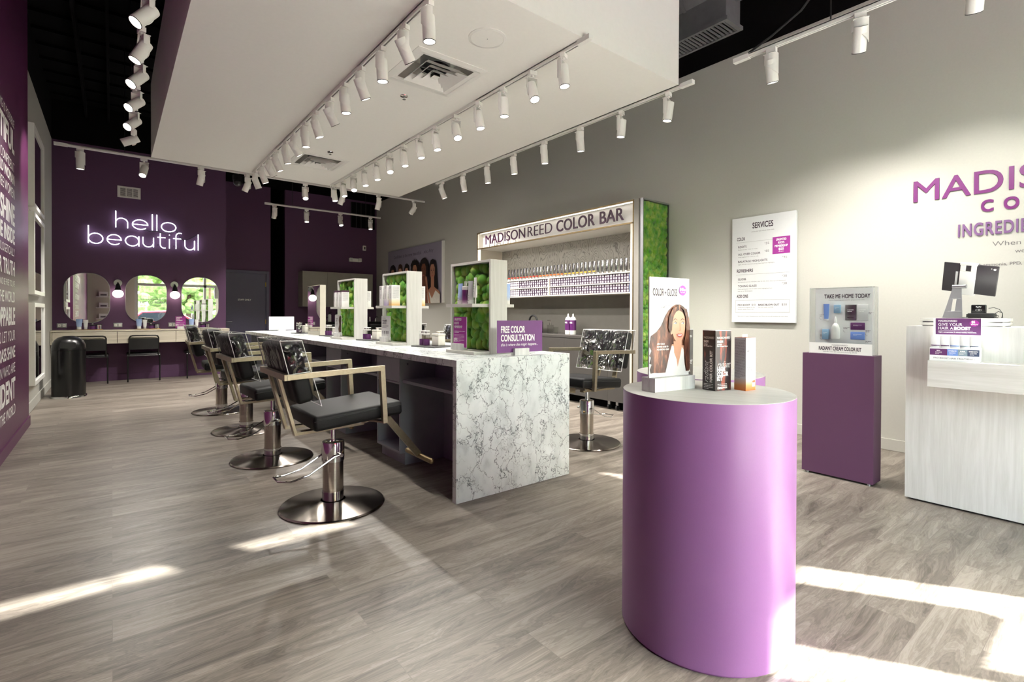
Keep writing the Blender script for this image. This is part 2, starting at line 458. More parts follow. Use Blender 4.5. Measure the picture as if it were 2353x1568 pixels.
_tc = {}
_cu = bpy.data.curves.new('lettering', 'FONT')
_cu.resolution_u = 5
_to = bpy.data.objects.new('lettering_source', _cu)
def glyphs(s, bold=0.0, spacing=1.0, depth=0.0):
    k = (s, round(bold, 4), spacing, round(depth, 4))
    if k not in _tc:
        _cu.body = s; _cu.size = 1.0; _cu.offset = bold; _cu.space_character = spacing; _cu.extrude = depth
        me = _to.to_mesh()
        _tc[k] = ([v.co.copy() for v in me.vertices], [list(p.vertices) for p in me.polygons])
        _to.to_mesh_clear()
    return _tc[k]
_h = glyphs('H')[0]
CAP = max(v.y for v in _h)
def advance(s, bold=0.0, spacing=1.0):
    """width from the left edge of s[0] to where the next letter starts"""
    a = max(v.x for v in glyphs(s + 'I', bold, spacing)[0]); b = max(v.x for v in glyphs('I', bold, spacing)[0])
    c = min(v.x for v in glyphs('I', bold, spacing)[0]); d = min(v.x for v in glyphs(s, bold, spacing)[0])
    return (a - (b - c)) - d

class MB:
    def __init__(s, mat=None):
        s.v = []; s.f = []; s.fm = []; s.fs = []; s.mats = []; s.T = Matrix.Identity(4); s.default = mat
    def _mi(s, mat):
        mat = mat or s.default or 'white'
        m = M[mat] if isinstance(mat, str) else mat
        if m not in s.mats: s.mats.append(m)
        return s.mats.index(m)
    def add(s, vs, fs, mat=None, smooth=False):
        b = len(s.v); T = s.T
        s.v += [T @ Vector(v) for v in vs]
        mi = s._mi(mat)
        for f in fs:
            s.f.append([i+b for i in f]); s.fm.append(mi); s.fs.append(smooth)
        return s
    def box(s, x0, x1, y0, y1, z0, z1, mat=None):
        vs = [(x, y, z) for z in (z0, z1) for y in (y0, y1) for x in (x0, x1)]
        return s.add(vs, [(0, 2, 3, 1), (4, 5, 7, 6), (0, 1, 5, 4), (2, 6, 7, 3), (0, 4, 6, 2), (1, 3, 7, 5)], mat)
    def cbox(s, c, d, mat=None):
        return s.box(c[0]-d[0]/2, c[0]+d[0]/2, c[1]-d[1]/2, c[1]+d[1]/2, c[2]-d[2]/2, c[2]+d[2]/2, mat)
    def rbox(s, c, d, r=0.01, seg=3, mat=None, T=None):
        bm = bmesh.new(); bmesh.ops.create_cube(bm, size=1.0)
        for v in bm.verts: v.co = Vector((v.co.x*d[0], v.co.y*d[1], v.co.z*d[2]))
        bmesh.ops.bevel(bm, geom=bm.edges[:], offset=min(r, min(d)*0.49), segments=seg, profile=0.5, affect='EDGES')
        bm.verts.index_update()
        T = T or Matrix.Identity(4); off = Matrix.Translation(c) @ T
        s.add([off @ v.co for v in bm.verts], [[v.index for v in f.verts] for f in bm.faces], mat, True)
        bm.free(); return s
    def lathe(s, prof, c=(0, 0, 0), seg=32, mat=None, axis='z', cap=True, smooth=True):
        vs = []; fs = []
        for r, h in prof:
            for k in range(seg):
                a = 2*PI*k/seg; x, y = r*math.cos(a), r*math.sin(a)
                p = {'z': (x, y, h), 'x': (h, x, y), 'y': (x, h, -y)}[axis]
                vs.append((p[0]+c[0], p[1]+c[1], p[2]+c[2]))
        for i in range(len(prof)-1):
            for k in range(seg):
                k2 = (k+1) % seg
                fs.append((i*seg+k, i*seg+k2, (i+1)*seg+k2, (i+1)*seg+k))
        s.add(vs, fs, mat, smooth)
        if cap:
            n = (len(prof)-1)*seg
            s.add(vs[:seg], [list(range(seg))[::-1]], mat); s.add(vs[n:n+seg], [list(range(seg))], mat)
        return s
    def cyl(s, c, r, h, axis='z', seg=24, mat=None, r2=None):
        return s.lathe([(r, 0), (r if r2 is None else r2, h)], c, seg, mat, axis)
    def ball(s, c, r, mat=None, seg=16, rings=10):
        r = r if hasattr(r, '__len__') else (r, r, r)
        vs = []; fs = []
        for i in range(rings+1):
            t = PI*i/rings
            for k in range(seg):
                a = 2*PI*k/seg
                vs.append((c[0]+r[0]*math.sin(t)*math.cos(a), c[1]+r[1]*math.sin(t)*math.sin(a), c[2]+r[2]*math.cos(t)))
        for i in range(rings):
            for k in range(seg):
                k2 = (k+1) % seg
                fs.append((i*seg+k, (i+1)*seg+k, (i+1)*seg+k2, i*seg+k2))
        return s.add(vs, fs, mat, True)
    def sweep(s, pts, prof, closed=False, mat=None, smooth=False, upv=(0, 0, 1)):
        """prof: list of (a, b) in the plane across the path; joints are mitred"""
        raw = [Vector(p) for p in pts]; pts = [raw[0]]
        for p in raw[1:]:
            if (p-pts[-1]).length > 1e-6: pts.append(p)
        n = len(pts); vs = []; fs = []; k = len(prof)
        ref = Vector(upv)
        for i, p in enumerate(pts):
            if closed: a, b = pts[i-1], pts[(i+1) % n]
            else: a, b = pts[max(i-1, 0)], pts[min(i+1, n-1)]
            d1 = (p-a).normalized() if (p-a).length > 1e-9 else None
            d2 = (b-p).normalized() if (b-p).length > 1e-9 else None
            if d1 is None: d1 = d2
            if d2 is None: d2 = d1
            t = (d1+d2)
            t = t.normalized() if t.length > 1e-6 else d1
            side = t.cross(ref)
            if side.length < 1e-4: side = t.cross(Vector((1, 0, 0.01)))
            side.normalize(); upn = side.cross(t).normalized()
            # mitre stretch within the bend plane
            cosh = max(0.3, t.dot(d2)); bend = (d2-d1)
            bn = bend.normalized() if bend.length > 1e-6 else None
            for (u, w) in prof:
                o = side*u + upn*w
                if bn is not None: o += bn*(o.dot(bn))*(1/cosh-1)
                vs.append(p+o)
        m = n if closed else n-1
        for i in range(m):
            j = (i+1) % n
            for q in range(k):
                q2 = (q+1) % k
                fs.append((i*k+q, i*k+q2, j*k+q2, j*k+q))
        s.add(vs, fs, mat, smooth)
        if not closed:
            s.add(vs[:k], [list(range(k))[::-1]], mat); s.add(vs[-k:], [list(range(k))], mat)
        return s
    def tube(s, pts, r, seg=8, closed=False, mat=None, upv=(0, 0, 1)):
        return s.sweep(pts, [(r*math.cos(2*PI*q/seg), r*math.sin(2*PI*q/seg)) for q in range(seg)], closed, mat, True, upv)
    def bar(s, pts, w, h, closed=False, mat=None, upv=(0, 0, 1)):
        return s.sweep(pts, [(-w/2, -h/2), (w/2, -h/2), (w/2, h/2), (-w/2, h/2)], closed, mat, False, upv)
    def prism(s, poly, T, depth, mat=None, flip=False):
        """poly in the x, y plane of T, thickened towards +z of T"""
        n = len(poly)
        vs = [T @ Vector((x, y, 0)) for x, y in poly] + [T @ Vector((x, y, depth)) for x, y in poly]
        fs = [list(range(n))[::-1], list(range(n, 2*n))] + [(i, (i+1) % n, n+(i+1) % n, n+i) for i in range(n)]
        return s.add(vs, fs, mat)
    def flat(s, poly, T, z=0.0, mat=None):
        return s.add([T @ Vector((x, y, z)) for x, y in poly], [list(range(len(poly)))], mat)
    def text(s, st, T, x, y, cap, width=None, bold=0.0, spacing=1.0, align='L', depth=0.0, mat=None, xs=1.0, slant=0.0, z=0.0005, fit=None):
        """capital letters cap high, baseline at (x, y) in the plane of T"""
        # heavier weights: the letter is laid down again with small shifts
        hv = bold if bold > 0 else 0.0
        vs, fs = glyphs(st, min(bold, 0.0), spacing, depth)
        k = cap/CAP
        x0 = min(v.x for v in vs); x1 = max(v.x for v in vs)
        kx = k*xs
        if width: kx = width/(x1-x0)
        if fit: kx = fit[1]/advance(fit[0], bold, spacing)
        w = (x1-x0)*kx
        ox = {'L': x, 'C': x-w/2, 'R': x-w}[align]
        for q, (sx, sy) in enumerate([(0, 0)] if hv < 0.004 else [(-hv, -hv), (hv, -hv), (-hv, hv), (hv, hv)]):
            s.add([T @ Vector((ox+(v.x-x0+sx)*kx+slant*v.y*k, y+(v.y+sy)*k, z+v.z+depth+q*0.00003)) for v in vs], fs, mat)
        return s
    def lines(s, T, x, y, w, n, dy, h, mat=None, z=0.0005, seed=0):
        """rows of tiny print too small to read: short strokes word by word"""
        rr = random.Random(seed)
        for i in range(n):
            cx = x; end = x + w*(1.0 if i < n-1 else rr.uniform(0.4, 0.8))
            while cx < end:
                ww = min(rr.uniform(1.5, 5.0)*h, end-cx)
                s.flat([(cx, y-i*dy), (cx+ww, y-i*dy), (cx+ww, y-i*dy+h), (cx, y-i*dy+h)], T, z, mat)
                cx += ww + h*0.8
        return s
    def mesh(s, name):
        me = bpy.data.meshes.new(name)
        me.from_pydata([tuple(v) for v in s.v], [], s.f)
        for m in s.mats: me.materials.append(m)
        me.polygons.foreach_set('material_index', s.fm)
        me.polygons.foreach_set('use_smooth', s.fs)
        me.update()
        if any(s.fs):
            try: me.set_sharp_from_angle(angle=math.radians(38))
            except Exception: pass
        return me
    def build(s, name, parent=None, loc=(0, 0, 0), rot=(0, 0, 0), bevel=0.0, solid=None):
        o = bpy.data.objects.new(name, s.mesh(name))
        COL.objects.link(o)
        o.location = loc; o.rotation_euler = rot
        if parent: o.parent = parent
        if bevel:
            md = o.modifiers.new('bevel', 'BEVEL'); md.width = bevel; md.segments = 2; md.limit_method = 'ANGLE'
            md.angle_limit = math.radians(40)
        return o

def tag(o, label, cat, group=None, kind=None):
    o['label'] = label; o['category'] = cat
    if group: o['group'] = group
    if kind: o['kind'] = kind
    return o
def thing(name, label, cat, loc=(0, 0, 0), rz=0.0, group=None):
    o = bpy.data.objects.new(name, None); COL.objects.link(o)
    o.empty_display_size = 0.05
    o.location = loc; o.rotation_euler = (0, 0, rz)
    return tag(o, label, cat, group)
def struct(mb, name, label=None, bevel=0.0, parent=None):
    o = mb.build(name, parent, bevel=bevel)
    if not parent: o['kind'] = 'structure'
    if label: o['label'] = label
    return o
def kids(o):
    return [c for c in list(o.children)]
def dup(o, loc=None, rz=None, label=None, group=None, parent=None):
    c = o.copy(); COL.objects.link(c)
    if parent: c.parent = parent
    if loc is not None: c.location = loc
    if rz is not None: c.rotation_euler = (c.rotation_euler[0], c.rotation_euler[1], rz)
    if label: c['label'] = label
    if group: c['group'] = group
    for k in kids(o): dup(k, parent=c)
    return c

# ---------------------------------------------------------------- the room
XL, XLP, XR = -0.775, -0.69, 5.416       # grey left wall, plum left wall, right wall
YF, YB, YC = -1.2, 11.36, 12.59          # shop front, back wall of the vanity, far purple wall
ZP, ZC = 4.08, 4.75                      # top of the paint, deck

b = MB('floor'); b.box(-0.9, XR+0.1, YF-0.05, YC+1.6, -0.1, 0); struct(b, 'floor')
b = MB('wall'); b.box(XR, XR+0.12, YF-0.1, YC+0.1, -0.1, ZP); struct(b, 'wall_right')
b = MB('wall'); b.box(XL-0.12, XL, 7.4, YB+0.1, -0.1, ZP); struct(b, 'wall_left')
b = MB('plum'); b.box(XL-0.12, XLP, YF-0.1, 7.4, 0, ZC-0.02)
b.box(XL-0.06, XLP+0.012, YF-0.1, 7.41, 0, 0.1); struct(b, 'wall_left_front')
b = MB('purple'); b.box(XL-0.12, 1.765, YB, YB+0.1, 0, ZP); b.box(1.665, 1.765, YB+0.1, YC, 0, ZP); struct(b, 'wall_back')
# door wall and far purple wall either side of a dark passage
b = MB('purple')
b.box(1.765, 1.86, YC, YC+0.1, 0, ZP); b.box(2.79, 2.86, YC, YC+0.1, 0, ZP); b.box(1.86, 2.79, YC, YC+0.1, 2.13, ZP)
struct(b, 'wall_staff')
b = MB('purple'); b.box(3.171, XR+0.1, YC, YC+0.1, 0, ZP); struct(b, 'wall_far')
b = MB('black'); b.box(2.76, 2.86, YC+0.1, YC+1.5, 0, ZC); b.box(3.171, 3.27, YC+0.1, YC+1.5, 0, ZC); b.box(2.76, 3.27, YC+1.5, YC+1.6, 0, ZC)
struct(b, 'wall_passage')
b = MB('black')
b.box(XR, XR+0.12, YF-0.1, YC+0.1, ZP, ZC); b.box(XL-0.12, XL, 7.4, YB+0.1, ZP, ZC); b.box(XL-0.12, 1.765, YB, YB+0.1, ZP, ZC)
b.box(1.665, 1.765, YB+0.1, YC, ZP, ZC); b.box(1.765, 2.86, YC, YC+0.1, ZP, ZC); b.box(2.86, 3.171, YC, YC+0.1, ZP, ZC); b.box(3.171, XR+0.1, YC, YC+0.1, ZP, ZC)
struct(b, 'trim_1')
b = MB('black'); b.box(-1.0, XR+0.15, YF-0.1, YC+1.7, ZC, ZC+0.1)
# ribs of the deck and joists, all painted black
for i in range(30): b.box(-0.9, XR, YF+0.2+i*0.48, YF+0.3+i*0.48, ZC-0.04, ZC)
for x in (-0.35, -0.05, 4.3, 5.0): b.box(x, x+0.03, YF, YC, ZC-0.22, ZC)
struct(b, 'ceiling')
# dropped white soffit over the station island
b = MB('white'); b.box(0.42, 4.05, 2.69, 8.43, 3.3, 4.30); struct(b, 'ceiling_soffit')
# baseboards
b = MB('wall'); b.box(XR-0.014, XR, YF, 3.76, 0, 0.102); b.box(XR-0.014, XR, 7.17, YC, 0, 0.102); struct(b, 'baseboard_right', bevel=0.003)
b = MB('wall'); b.box(XL, XL+0.014, 7.41, YB, 0, 0.12); struct(b, 'baseboard_left', bevel=0.003)
b = MB('purple'); b.box(XL+0.014, 1.765, YB-0.014, YB, 0, 0.11); struct(b, 'baseboard_back', bevel=0.003)
b = MB('purple'); b.box(3.171, XR-0.014, YC-0.014, YC, 0, 0.1); struct(b, 'baseboard_far', bevel=0.003)

# staff door
t = thing('door_1', 'dark purple staff door with lever handle in the alcove', 'door', (2.325, YC, 0)); t['kind'] = 'structure'
M['doorpaint'] = plain('dark_violet_door_paint', '#545068', 0.5, var=0.02)
b = MB('doorpaint'); b.box(-0.44, 0.44, 0.02, 0.065, 0.01, 2.09); b.build('door_leaf', t)
b = MB('doorpaint'); b.box(-0.5, -0.44, -0.03, 0.07, 0, 2.15); b.box(0.44, 0.5, -0.03, 0.07, 0, 2.15); b.box(-0.44, 0.44, -0.03, 0.07, 2.09, 2.15); b.build('door_frame', t, bevel=0.004)
b = MB('blackgloss'); b.cyl((-0.385, 0.02, 1.0), 0.026, -0.012, 'y'); b.tube([(-0.385, 0.01, 1.0), (-0.385, -0.04, 1.0), (-0.25, -0.045, 1.0)], 0.009); b.build('door_handle', t)
b = MB('whiteink'); b.text('STAFF ONLY', frame((0, 0.019, 1.475), (1, 0, 0), (0, 0, 1)), 0, 0, 0.038, align='C', bold=0.01, xs=0.85); b.build('lettering', t)
b = MB('gold');
for z in (0.25, 1.0, 1.85): b.box(0.425, 0.445, 0.0, 0.022, z-0.05, z+0.05)
b.build('hinge', t)

# ---------------------------------------------------------------- shop front (behind the camera, seen in the mirrors)
yf = YF
b = MB('wall_front'); b.box(-0.9, 0.68, yf-0.12, yf, 0, ZP); struct(b, 'wall_front')
b = MB('black'); b.box(-0.9, XR+0.1, yf-0.12, yf, 3.54, ZC); struct(b, 'trim_2')
SLIT0, SLIT1 = 3.35, 3.52
b = MB('alufr')
def fr(x0, x1, z0, z1): b.box(x0, x1, yf-0.1, yf-0.02, z0, z1)
fr(0.68, 0.78, 0, 3.54)
fr(2.905, 3.173, 2.9, 3.54)
fr(2.2, 3.755, SLIT1, 3.54)
fr(0.78, 5.416, 3.22, SLIT0)           # head bar under the clerestory slit
fr(0.78, 2.2, SLIT0, 3.54); fr(3.755, 5.416, SLIT0, 3.54)
fr(0.78, 5.416, 2.22, 2.32)
fr(3.30, 3.82, 1.368, 2.22)            # unseen opaque panel, sized to cast the shadow patch on the floor
fr(3.30, 3.33, 0, 1.368)
fr(4.085, 5.416, 0, 2.32)
fr(2.1, 2.16, 0.0, 3.22); fr(2.92, 3.01, 0.0, 3.22)
fr(0.78, 3.2, 0.0, 0.1)
struct(b, 'trim_3')
def pane(n, x0, x1, z0, z1):
    g = MB('glass'); g.box(x0, x1, yf-0.063, yf-0.057, z0, z1); return struct(g, n)
pane('window_1', 0.78, 2.1, 0.1, 2.22)
pane('window_2', 2.16, 2.92, 0.1, 2.22)
pane('window_8', 3.01, 3.30, 0.1, 2.22)
pane('window_3', 0.78, 2.1, 2.32, 3.22)
pane('window_4', 2.16, 5.416, 2.32, 2.9)
pane('window_5', 3.33, 3.82, 0.0, 1.368)
pane('window_6', 3.82, 4.085, 0.0, 2.22)
pane('window_7', 2.2, 3.755, SLIT0, SLIT1)
b = MB('whiteink')
T = frame((0.86, yf-0.065, 1.55), (1, 0, 0), (0, 0, 1))
b.text('HELLO BEAUTIFUL', T, 0, 0, 0.075, bold=0.03, width=1.1)
b.text('RADIANT HAIR COLOR', T, 0, 0.13, 0.06, bold=0.02, width=1.0)
b.text('BY THE LICENSED COLORISTS', T, 0, -0.1, 0.04, width=1.1)
tag(b.build('window_lettering'), 'white vinyl lettering stuck on the front window glass', 'lettering')
# unseen canopy added outside to block the high sun
t = thing('added_canopy', 'unseen white canopy added outside to shade the shop front from the sun', 'canopy', (2.2, -2.0, 3.2))
b = MB('alufr'); b.box(-1.4, 3.2, -0.82, 0.66, 0.0, 0.12); b.build('added_canopy_deck', t)
for x in (-1.0, 0.8, 2.6):
    b = MB('alufr'); b.tube([(x, -0.7, 0.12), (x, 0.68, 0.9)], 0.012); b.build('tie_rod', t)
b = MB('concrete'); b.box(-12, 18, -4.2, YF-0.13, -0.12, -0.02); struct(b, 'pavement')
b = MB('asphalt'); b.box(-25, 30, -30, -4.2, -0.25, -0.14); struct(b, 'road')
def tree(x, y, h, label, seed):
    rr = random.Random(seed)
    t = thing('tree', label, 'tree', (x, y, -0.14), group='trees across the street')
    b = MB('bark'); b.lathe([(0.2, 0), (0.14, h*0.25), (0.09, h*0.6)], seg=10); b.build('trunk', t)
    b = MB('leaf')
    for i in range(170):
        a = rr.uniform(0, 2*PI); q = rr.uniform(0, 1)**0.5*h*0.3; z = rr.uniform(0.2, 1.0)*h
        rad = rr.uniform(0.22, 0.5)*(1.1 - abs(z/h-0.55)*0.9)*h/6.5
        b.ball((q*math.cos(a), q*math.sin(a), z), (rad, rad, rad*0.75), seg=7, rings=5)
    o = b.build('foliage', t)
for i, (x, y, h) in enumerate([(13.5, -20, 7), (8.6, -17, 7.5), (4.2, -19, 7), (-0.6, -17, 7.5), (-5.2, -19, 7), (-10, -20, 7)]):
    tree(x, y, h, 'leafy green tree across the street, '+['leftmost', 'second from the left', 'third from the left', 'fourth from the left', 'fifth from the left', 'rightmost'][i]+' as seen from the shop', 30+i)
t = thing('added_shade_tree', 'unseen young tree added outside the front window to block the low sun', 'tree', (3.50, -4.0, -0.12))  # tree added out of view to keep low sun off part of the glass
b = MB('bark'); b.lathe([(0.07, 0), (0.05, 2.3), (0.03, 3.2)], seg=10); b.build('trunk', t)
rr = random.Random(4); b = MB('leaf')
for i in range(330):
    a = rr.uniform(0, 2*PI); c = rr.uniform(-1, 1); q = rr.uniform(0.3, 1)**0.5; s_ = math.sqrt(1-c*c)
    k = rr.uniform(0.16, 0.28); b.ball((1.08*q*s_*math.cos(a), 0.85*q*s_*math.sin(a), 3.5+0.95*q*c), (k, k, k*0.7), seg=7, rings=5)
b.build('foliage', t)
rr = random.Random(9); b = MB('leaf')
for i in range(420):
    x = rr.uniform(-32, 36); z = rr.uniform(0.2, 11)
    q = rr.uniform(0.5, 1.2); b.ball((x, -27+rr.uniform(-1.5, 1.5), z), (q, q, q*0.8), seg=7, rings=5)
tag(b.build('tree_line'), 'dense green tree line far across the street, seen in the mirrors', 'trees', kind='stuff')
def car(x, y, label, paint, rz=0.0):
    t = thing('parked_car', label, 'car', (x, y, -0.14), rz)
    prof = [(-2.15, 0.28), (-2.2, 0.62), (-1.9, 0.8), (-1.15, 0.88), (-0.55, 1.4), (0.75, 1.45), (1.5, 0.98), (2.1, 0.9), (2.2, 0.6), (2.15, 0.28)]
    b = MB(paint); b.prism(prof, frame((0, 0.88, 0), (1, 0, 0), (0, 0, 1)), 1.76); b.build('body', t, bevel=0.06)
    b = MB('carglass')
    for yy in (-0.885, 0.875): b.prism([(-0.95, 0.92), (-0.5, 1.33), (0.7, 1.37), (1.25, 0.96)], frame((0, yy+0.01, 0), (1, 0, 0), (0, 0, 1)), 0.01)
    b.build('side_window', t)
    for wx in (-1.35, 1.35):
        for wy in (-0.9, 0.9):
            b = MB('tyre'); b.cyl((wx, wy-0.11*(1 if wy > 0 else -1), 0.32), 0.32, 0.2*(1 if wy > 0 else -1), 'y'); b.cyl((wx, wy, 0.32), 0.19, 0.1*(1 if wy > 0 else -1), 'y', mat='alu'); b.build('wheel', t)
car(1.6, -6.6, 'red car parked on the street outside the front window', 'carred')
car(6.6, -6.8, 'white car parked on the street outside the front window', 'white_s')
# wall shelves with displays on the front wall (they show in the left vanity mirror)
for k, z in enumerate((0.95, 1.35, 1.75)):
    lab = ['lowest', 'middle', 'topmost'][k]+' short white shelf on the wall beside the front window'
    b = MB('white_s'); b.box(-0.45, 0.0, yf, yf+0.22, z, z+0.03); tag(b.build('wall_shelf'), lab, 'shelf', 'short shelves on the front wall')
    b = MB('paper'); b.box(-0.36, -0.1, yf+0.05, yf+0.17, z+0.031, z+0.2); b.box(-0.32, -0.14, yf+0.165, yf+0.172, z+0.06, z+0.12, 'inkgrey')
    tag(b.build('display_carton'), 'white carton standing on the '+['lowest', 'middle', 'topmost'][k]+' short wall shelf by the window', 'box', 'cartons on the front wall shelves')

# plum text wall on the left
T = frame((XLP+0.0004, 6.43, 0), (0, 1, 0), (0, 0, 1))
b = MB('whiteink')
for st, z0, z1, bd in [('EVERYTHING IS POSSIBLE', 2.86, 2.93, -0.005), ('BEAUTIFUL', 2.626, 2.815, 0.03), ('AND CONFIDENT', 2.46, 2.54, -0.004), ('BEING A BOLD WOMAN', 2.346, 2.43, 0.02), ('FREE WOMEN', 2.22, 2.305, -0.004),
        ('MAKE YOU SHINE', 1.98, 2.151, 0.03), ('FROM THE INSIDE', 1.813, 1.934, 0.03), ('UNAPOLOGETICALLY', 1.70, 1.77, -0.004), ('SPEAK YOUR TRUTH', 1.526, 1.648, 0.02), ('AND BE FREE TO LIVE', 1.427, 1.478, -0.004),
        ('CHANGE THE WORLD', 1.287, 1.377, 0.01), ('UNSTOPPABLE', 1.091, 1.234, 0.03), ('AND LET YOUR', 0.947, 1.038, -0.004), ('BADASS SHINE', 0.795, 0.894, 0.02), ('WOMEN WHO ARE', 0.66, 0.745, -0.004),
        ('CONFIDENT', 0.43, 0.606, 0.03), ('SEE THE WORLD', 0.285, 0.37, 0.01)]:
    b.text(st, T, 0, z0, z1-z0, align='R', bold=bd, xs=1.12)
tag(b.build('wall_lettering'), 'white block capitals covering the plum wall on the left', 'lettering')

# three box frames on the grey left wall
M['printdark'] = plain('dark_plum_print', '#33192c', 0.5, var=0.5, scale=5)
for k, (z0, z1, n) in enumerate([(2.44, 3.42, 'top'), (1.41, 2.38, 'middle'), (0.33, 1.31, 'bottom')]):
    t = thing('framed_picture', n+' white framed picture on the grey left wall, one of three stacked', 'picture', (XL, 8.72, z0), group='framed pictures on the left wall')
    h = z1-z0; w = 0.57
    b = MB('white_s')
    for (y0, y1, a0, a1) in ((-w, -w+0.05, 0, h), (w-0.05, w, 0, h), (-w+0.05, w-0.05, 0, 0.05), (-w+0.05, w-0.05, h-0.05, h)): b.box(0, 0.07, y0, y1, a0, a1)
    b.build('picture_frame', t, bevel=0.002)
    b = MB('printdark'); b.box(0.005, 0.03, -w+0.05, w-0.05, 0.05, h-0.05); b.build('print', t)
    b = MB('acrylic'); b.box(0.05, 0.053, -w+0.05, w-0.05, 0.05, h-0.05); b.build('pane', t)

# ---------------------------------------------------------------- track lighting
def half_shell(b, r, z0, z1, cut, mat=None, seg=14):
    """half cylinder on the +x side, its lower end cut on the slant"""
    vs = []; fs = []
    for rr in (r, r-0.004):
        for top in (0, 1):
            for k in range(seg+1):
                a = -PI/2+PI*k/seg
                x, y = rr*math.cos(a), rr*math.sin(a)
                vs.append((x, y, z1 if top else z0 - cut*y/r))
    n = seg+1
    for k in range(seg):
        fs += [(k, k+1, n+k+1, n+k), (2*n+k+1, 2*n+k, 3*n+k, 3*n+k+1), (k+1, k, 2*n+k, 2*n+k+1), (n+k, n+k+1, 3*n+k+1, 3*n+k)]
    fs += [(0, n, 3*n, 2*n), (seg+n, seg, 2*n+seg, 3*n+seg)]
    b.add(vs, fs, mat, True)
spot_d = {}
def spot_data(kind, w, ang=58, blend=0.75, col=(1, 0.95, 0.89)):
    d = bpy.data.lights.new('spot_'+kind, 'SPOT')
    d.energy = w; d.spot_size = math.radians(ang); d.spot_blend = blend; d.shadow_soft_size = 0.035; d.color = col
    spot_d[kind] = d
spot_data('island', SPOT_W*0.27, 150, 1.0); spot_data('wall', SPOT_W*1.25, 100, 1.0); spot_data('back', SPOT_W*1.6, 85, 0.9); spot_data('left', SPOT_W*0.5, 60); spot_data('brand', SPOT_W*0.85, 92, 0.7)

b = MB('white_s'); b.box(-0.02, 0.02, -0.035, 0.035, -0.034, 0.0); b.cyl((0, 0, -0.05), 0.012, 0.018); mesh_adapter = b.mesh('adapter')
b = MB('white_s'); half_shell(b, 0.051, -0.165, -0.05, 0.045); b.box(0.0, 0.046, -0.046, 0.046, -0.054, -0.05); mesh_housing = b.mesh('housing')
# the lamp head is built about its pivot at z = -0.165
b = MB('white_s'); b.lathe([(0.030, 0.072), (0.042, 0.072), (0.043, 0.06), (0.043, -0.095), (0.039, -0.095), (0.037, -0.085)], seg=28, cap=False)
b.lathe([(0.036, 0.058), (0.036, 0.0715)], seg=20, mat='alu')
b.lathe([(0.0431, -0.093), (0.0433, -0.097), (0.0385, -0.0972)], seg=28, mat='blackmatt', cap=False)
mesh_head = b.mesh('lamp_head')
b = MB('lens'); b.lathe([(0.0, -0.0855), (0.037, -0.086)], seg=20, cap=False); b.lathe([(0.0, -0.083), (0.037, -0.084)], seg=20, cap=False); mesh_lens = b.mesh('lens')
def head(x, y, z, rz, tilt, kind, label, group):
    t = thing('track_spotlight', label, 'spotlight', (x, y, z), rz, group)
    for nm, me in (('adapter', mesh_adapter), ('housing', mesh_housing)):
        o = bpy.data.objects.new(nm, me); COL.objects.link(o); o.parent = t
    h = bpy.data.objects.new('lamp_head', mesh_head); COL.objects.link(h); h.parent = t
    h.location = (0, 0, -0.165); h.rotation_euler = (0, tilt, 0)
    l = bpy.data.objects.new('lens', mesh_lens); COL.objects.link(l); l.parent = h
    s = bpy.data.objects.new('spot_beam', spot_d[kind]); COL.objects.link(s); s.parent = h; s.location = (0, 0, -0.105)
    return t
def track(pts, label, z):
    """white extruded track with its feed box and slot"""
    (x0, y0), (x1, y1) = pts
    L = math.hypot(x1-x0, y1-y0); a = math.atan2(y1-y0, x1-x0)
    t = thing('lighting_track', label, 'lighting track', (x0, y0, z), a)
    b = MB('white_s'); b.box(0, L, -0.018, -0.006, 0, 0.03); b.box(0, L, 0.006, 0.018, 0, 0.03); b.box(0, L, -0.018, 0.018, 0.022, 0.032); b.box(0.001, L-0.001, -0.0055, 0.0055, 0.012, 0.014, 'blackmatt')
    b.build('track_rail', t)
    b = MB('white_s'); b.box(-0.1, 0.03, -0.022, 0.022, -0.004, 0.034); b.build('feed_box', t, bevel=0.002)
    return t
R = math.radians
ords = ['first', 'second', 'third', 'fourth', 'fifth', 'sixth', 'seventh', 'eighth', 'ninth', 'tenth', 'eleventh', 'twelfth', 'thirteenth', 'fourteenth']
# soffit, left run
track([(1.65, 2.80), (1.65, 8.30)], 'white track on the soffit underside, the left one over the island', 3.268)
tl = [3, 36, 3, 26, 6, 34, 18, 6, 32, 14, 24, 32, 22, 24]
for i, y in enumerate([2.994, 3.351, 3.736, 4.147, 4.532, 4.919, 5.338, 5.729, 6.132, 6.504, 6.936, 7.287, 7.697, 8.117]):
    head(1.65, y, 3.268, PI+R([0, 14, -4, 10][i % 4]), R(tl[i]), 'island', 'white spotlight, '+ords[i]+' from the near end of the left soffit track', 'spotlights of the left soffit track')
# soffit, middle run
track([(2.812, 2.72), (2.812, 8.36)], 'white track on the soffit underside, the middle one over the island', 3.268)
tm = [6, 24, 4, 12, 26, 12, 12, 10, 24, 10, 12, 26, 14, 12]
for i, y in enumerate([2.913, 3.29, 3.697, 4.096, 4.51, 4.93, 5.301, 5.71, 6.127, 6.533, 6.949, 7.367, 7.783, 8.2]):
    head(2.812, y, 3.268, R(115 if tm[i] < 20 else 80), R(tm[i]), 'island', 'white spotlight, '+ords[i]+' from the near end of the middle soffit track', 'spotlights of the middle soffit track')
# beside the soffit, washing the right wall
track([(4.085, 2.66), (4.085, 7.15)], 'white track hung beside the soffit along the long right wall', 3.278)
for i, y in enumerate([2.819, 3.376, 3.96, 4.556, 5.147, 5.735, 6.346, 6.956]):
    head(4.085, y, 3.278, R([105, 110, 185, 180, 178, 176, 172, 165][i]), R([-8, -5, 8, 6, 6, 6, 10, 22][i]), 'wall', 'white spotlight, '+ords[i]+' from the near end of the track along the right wall', 'spotlights of the right wall track')
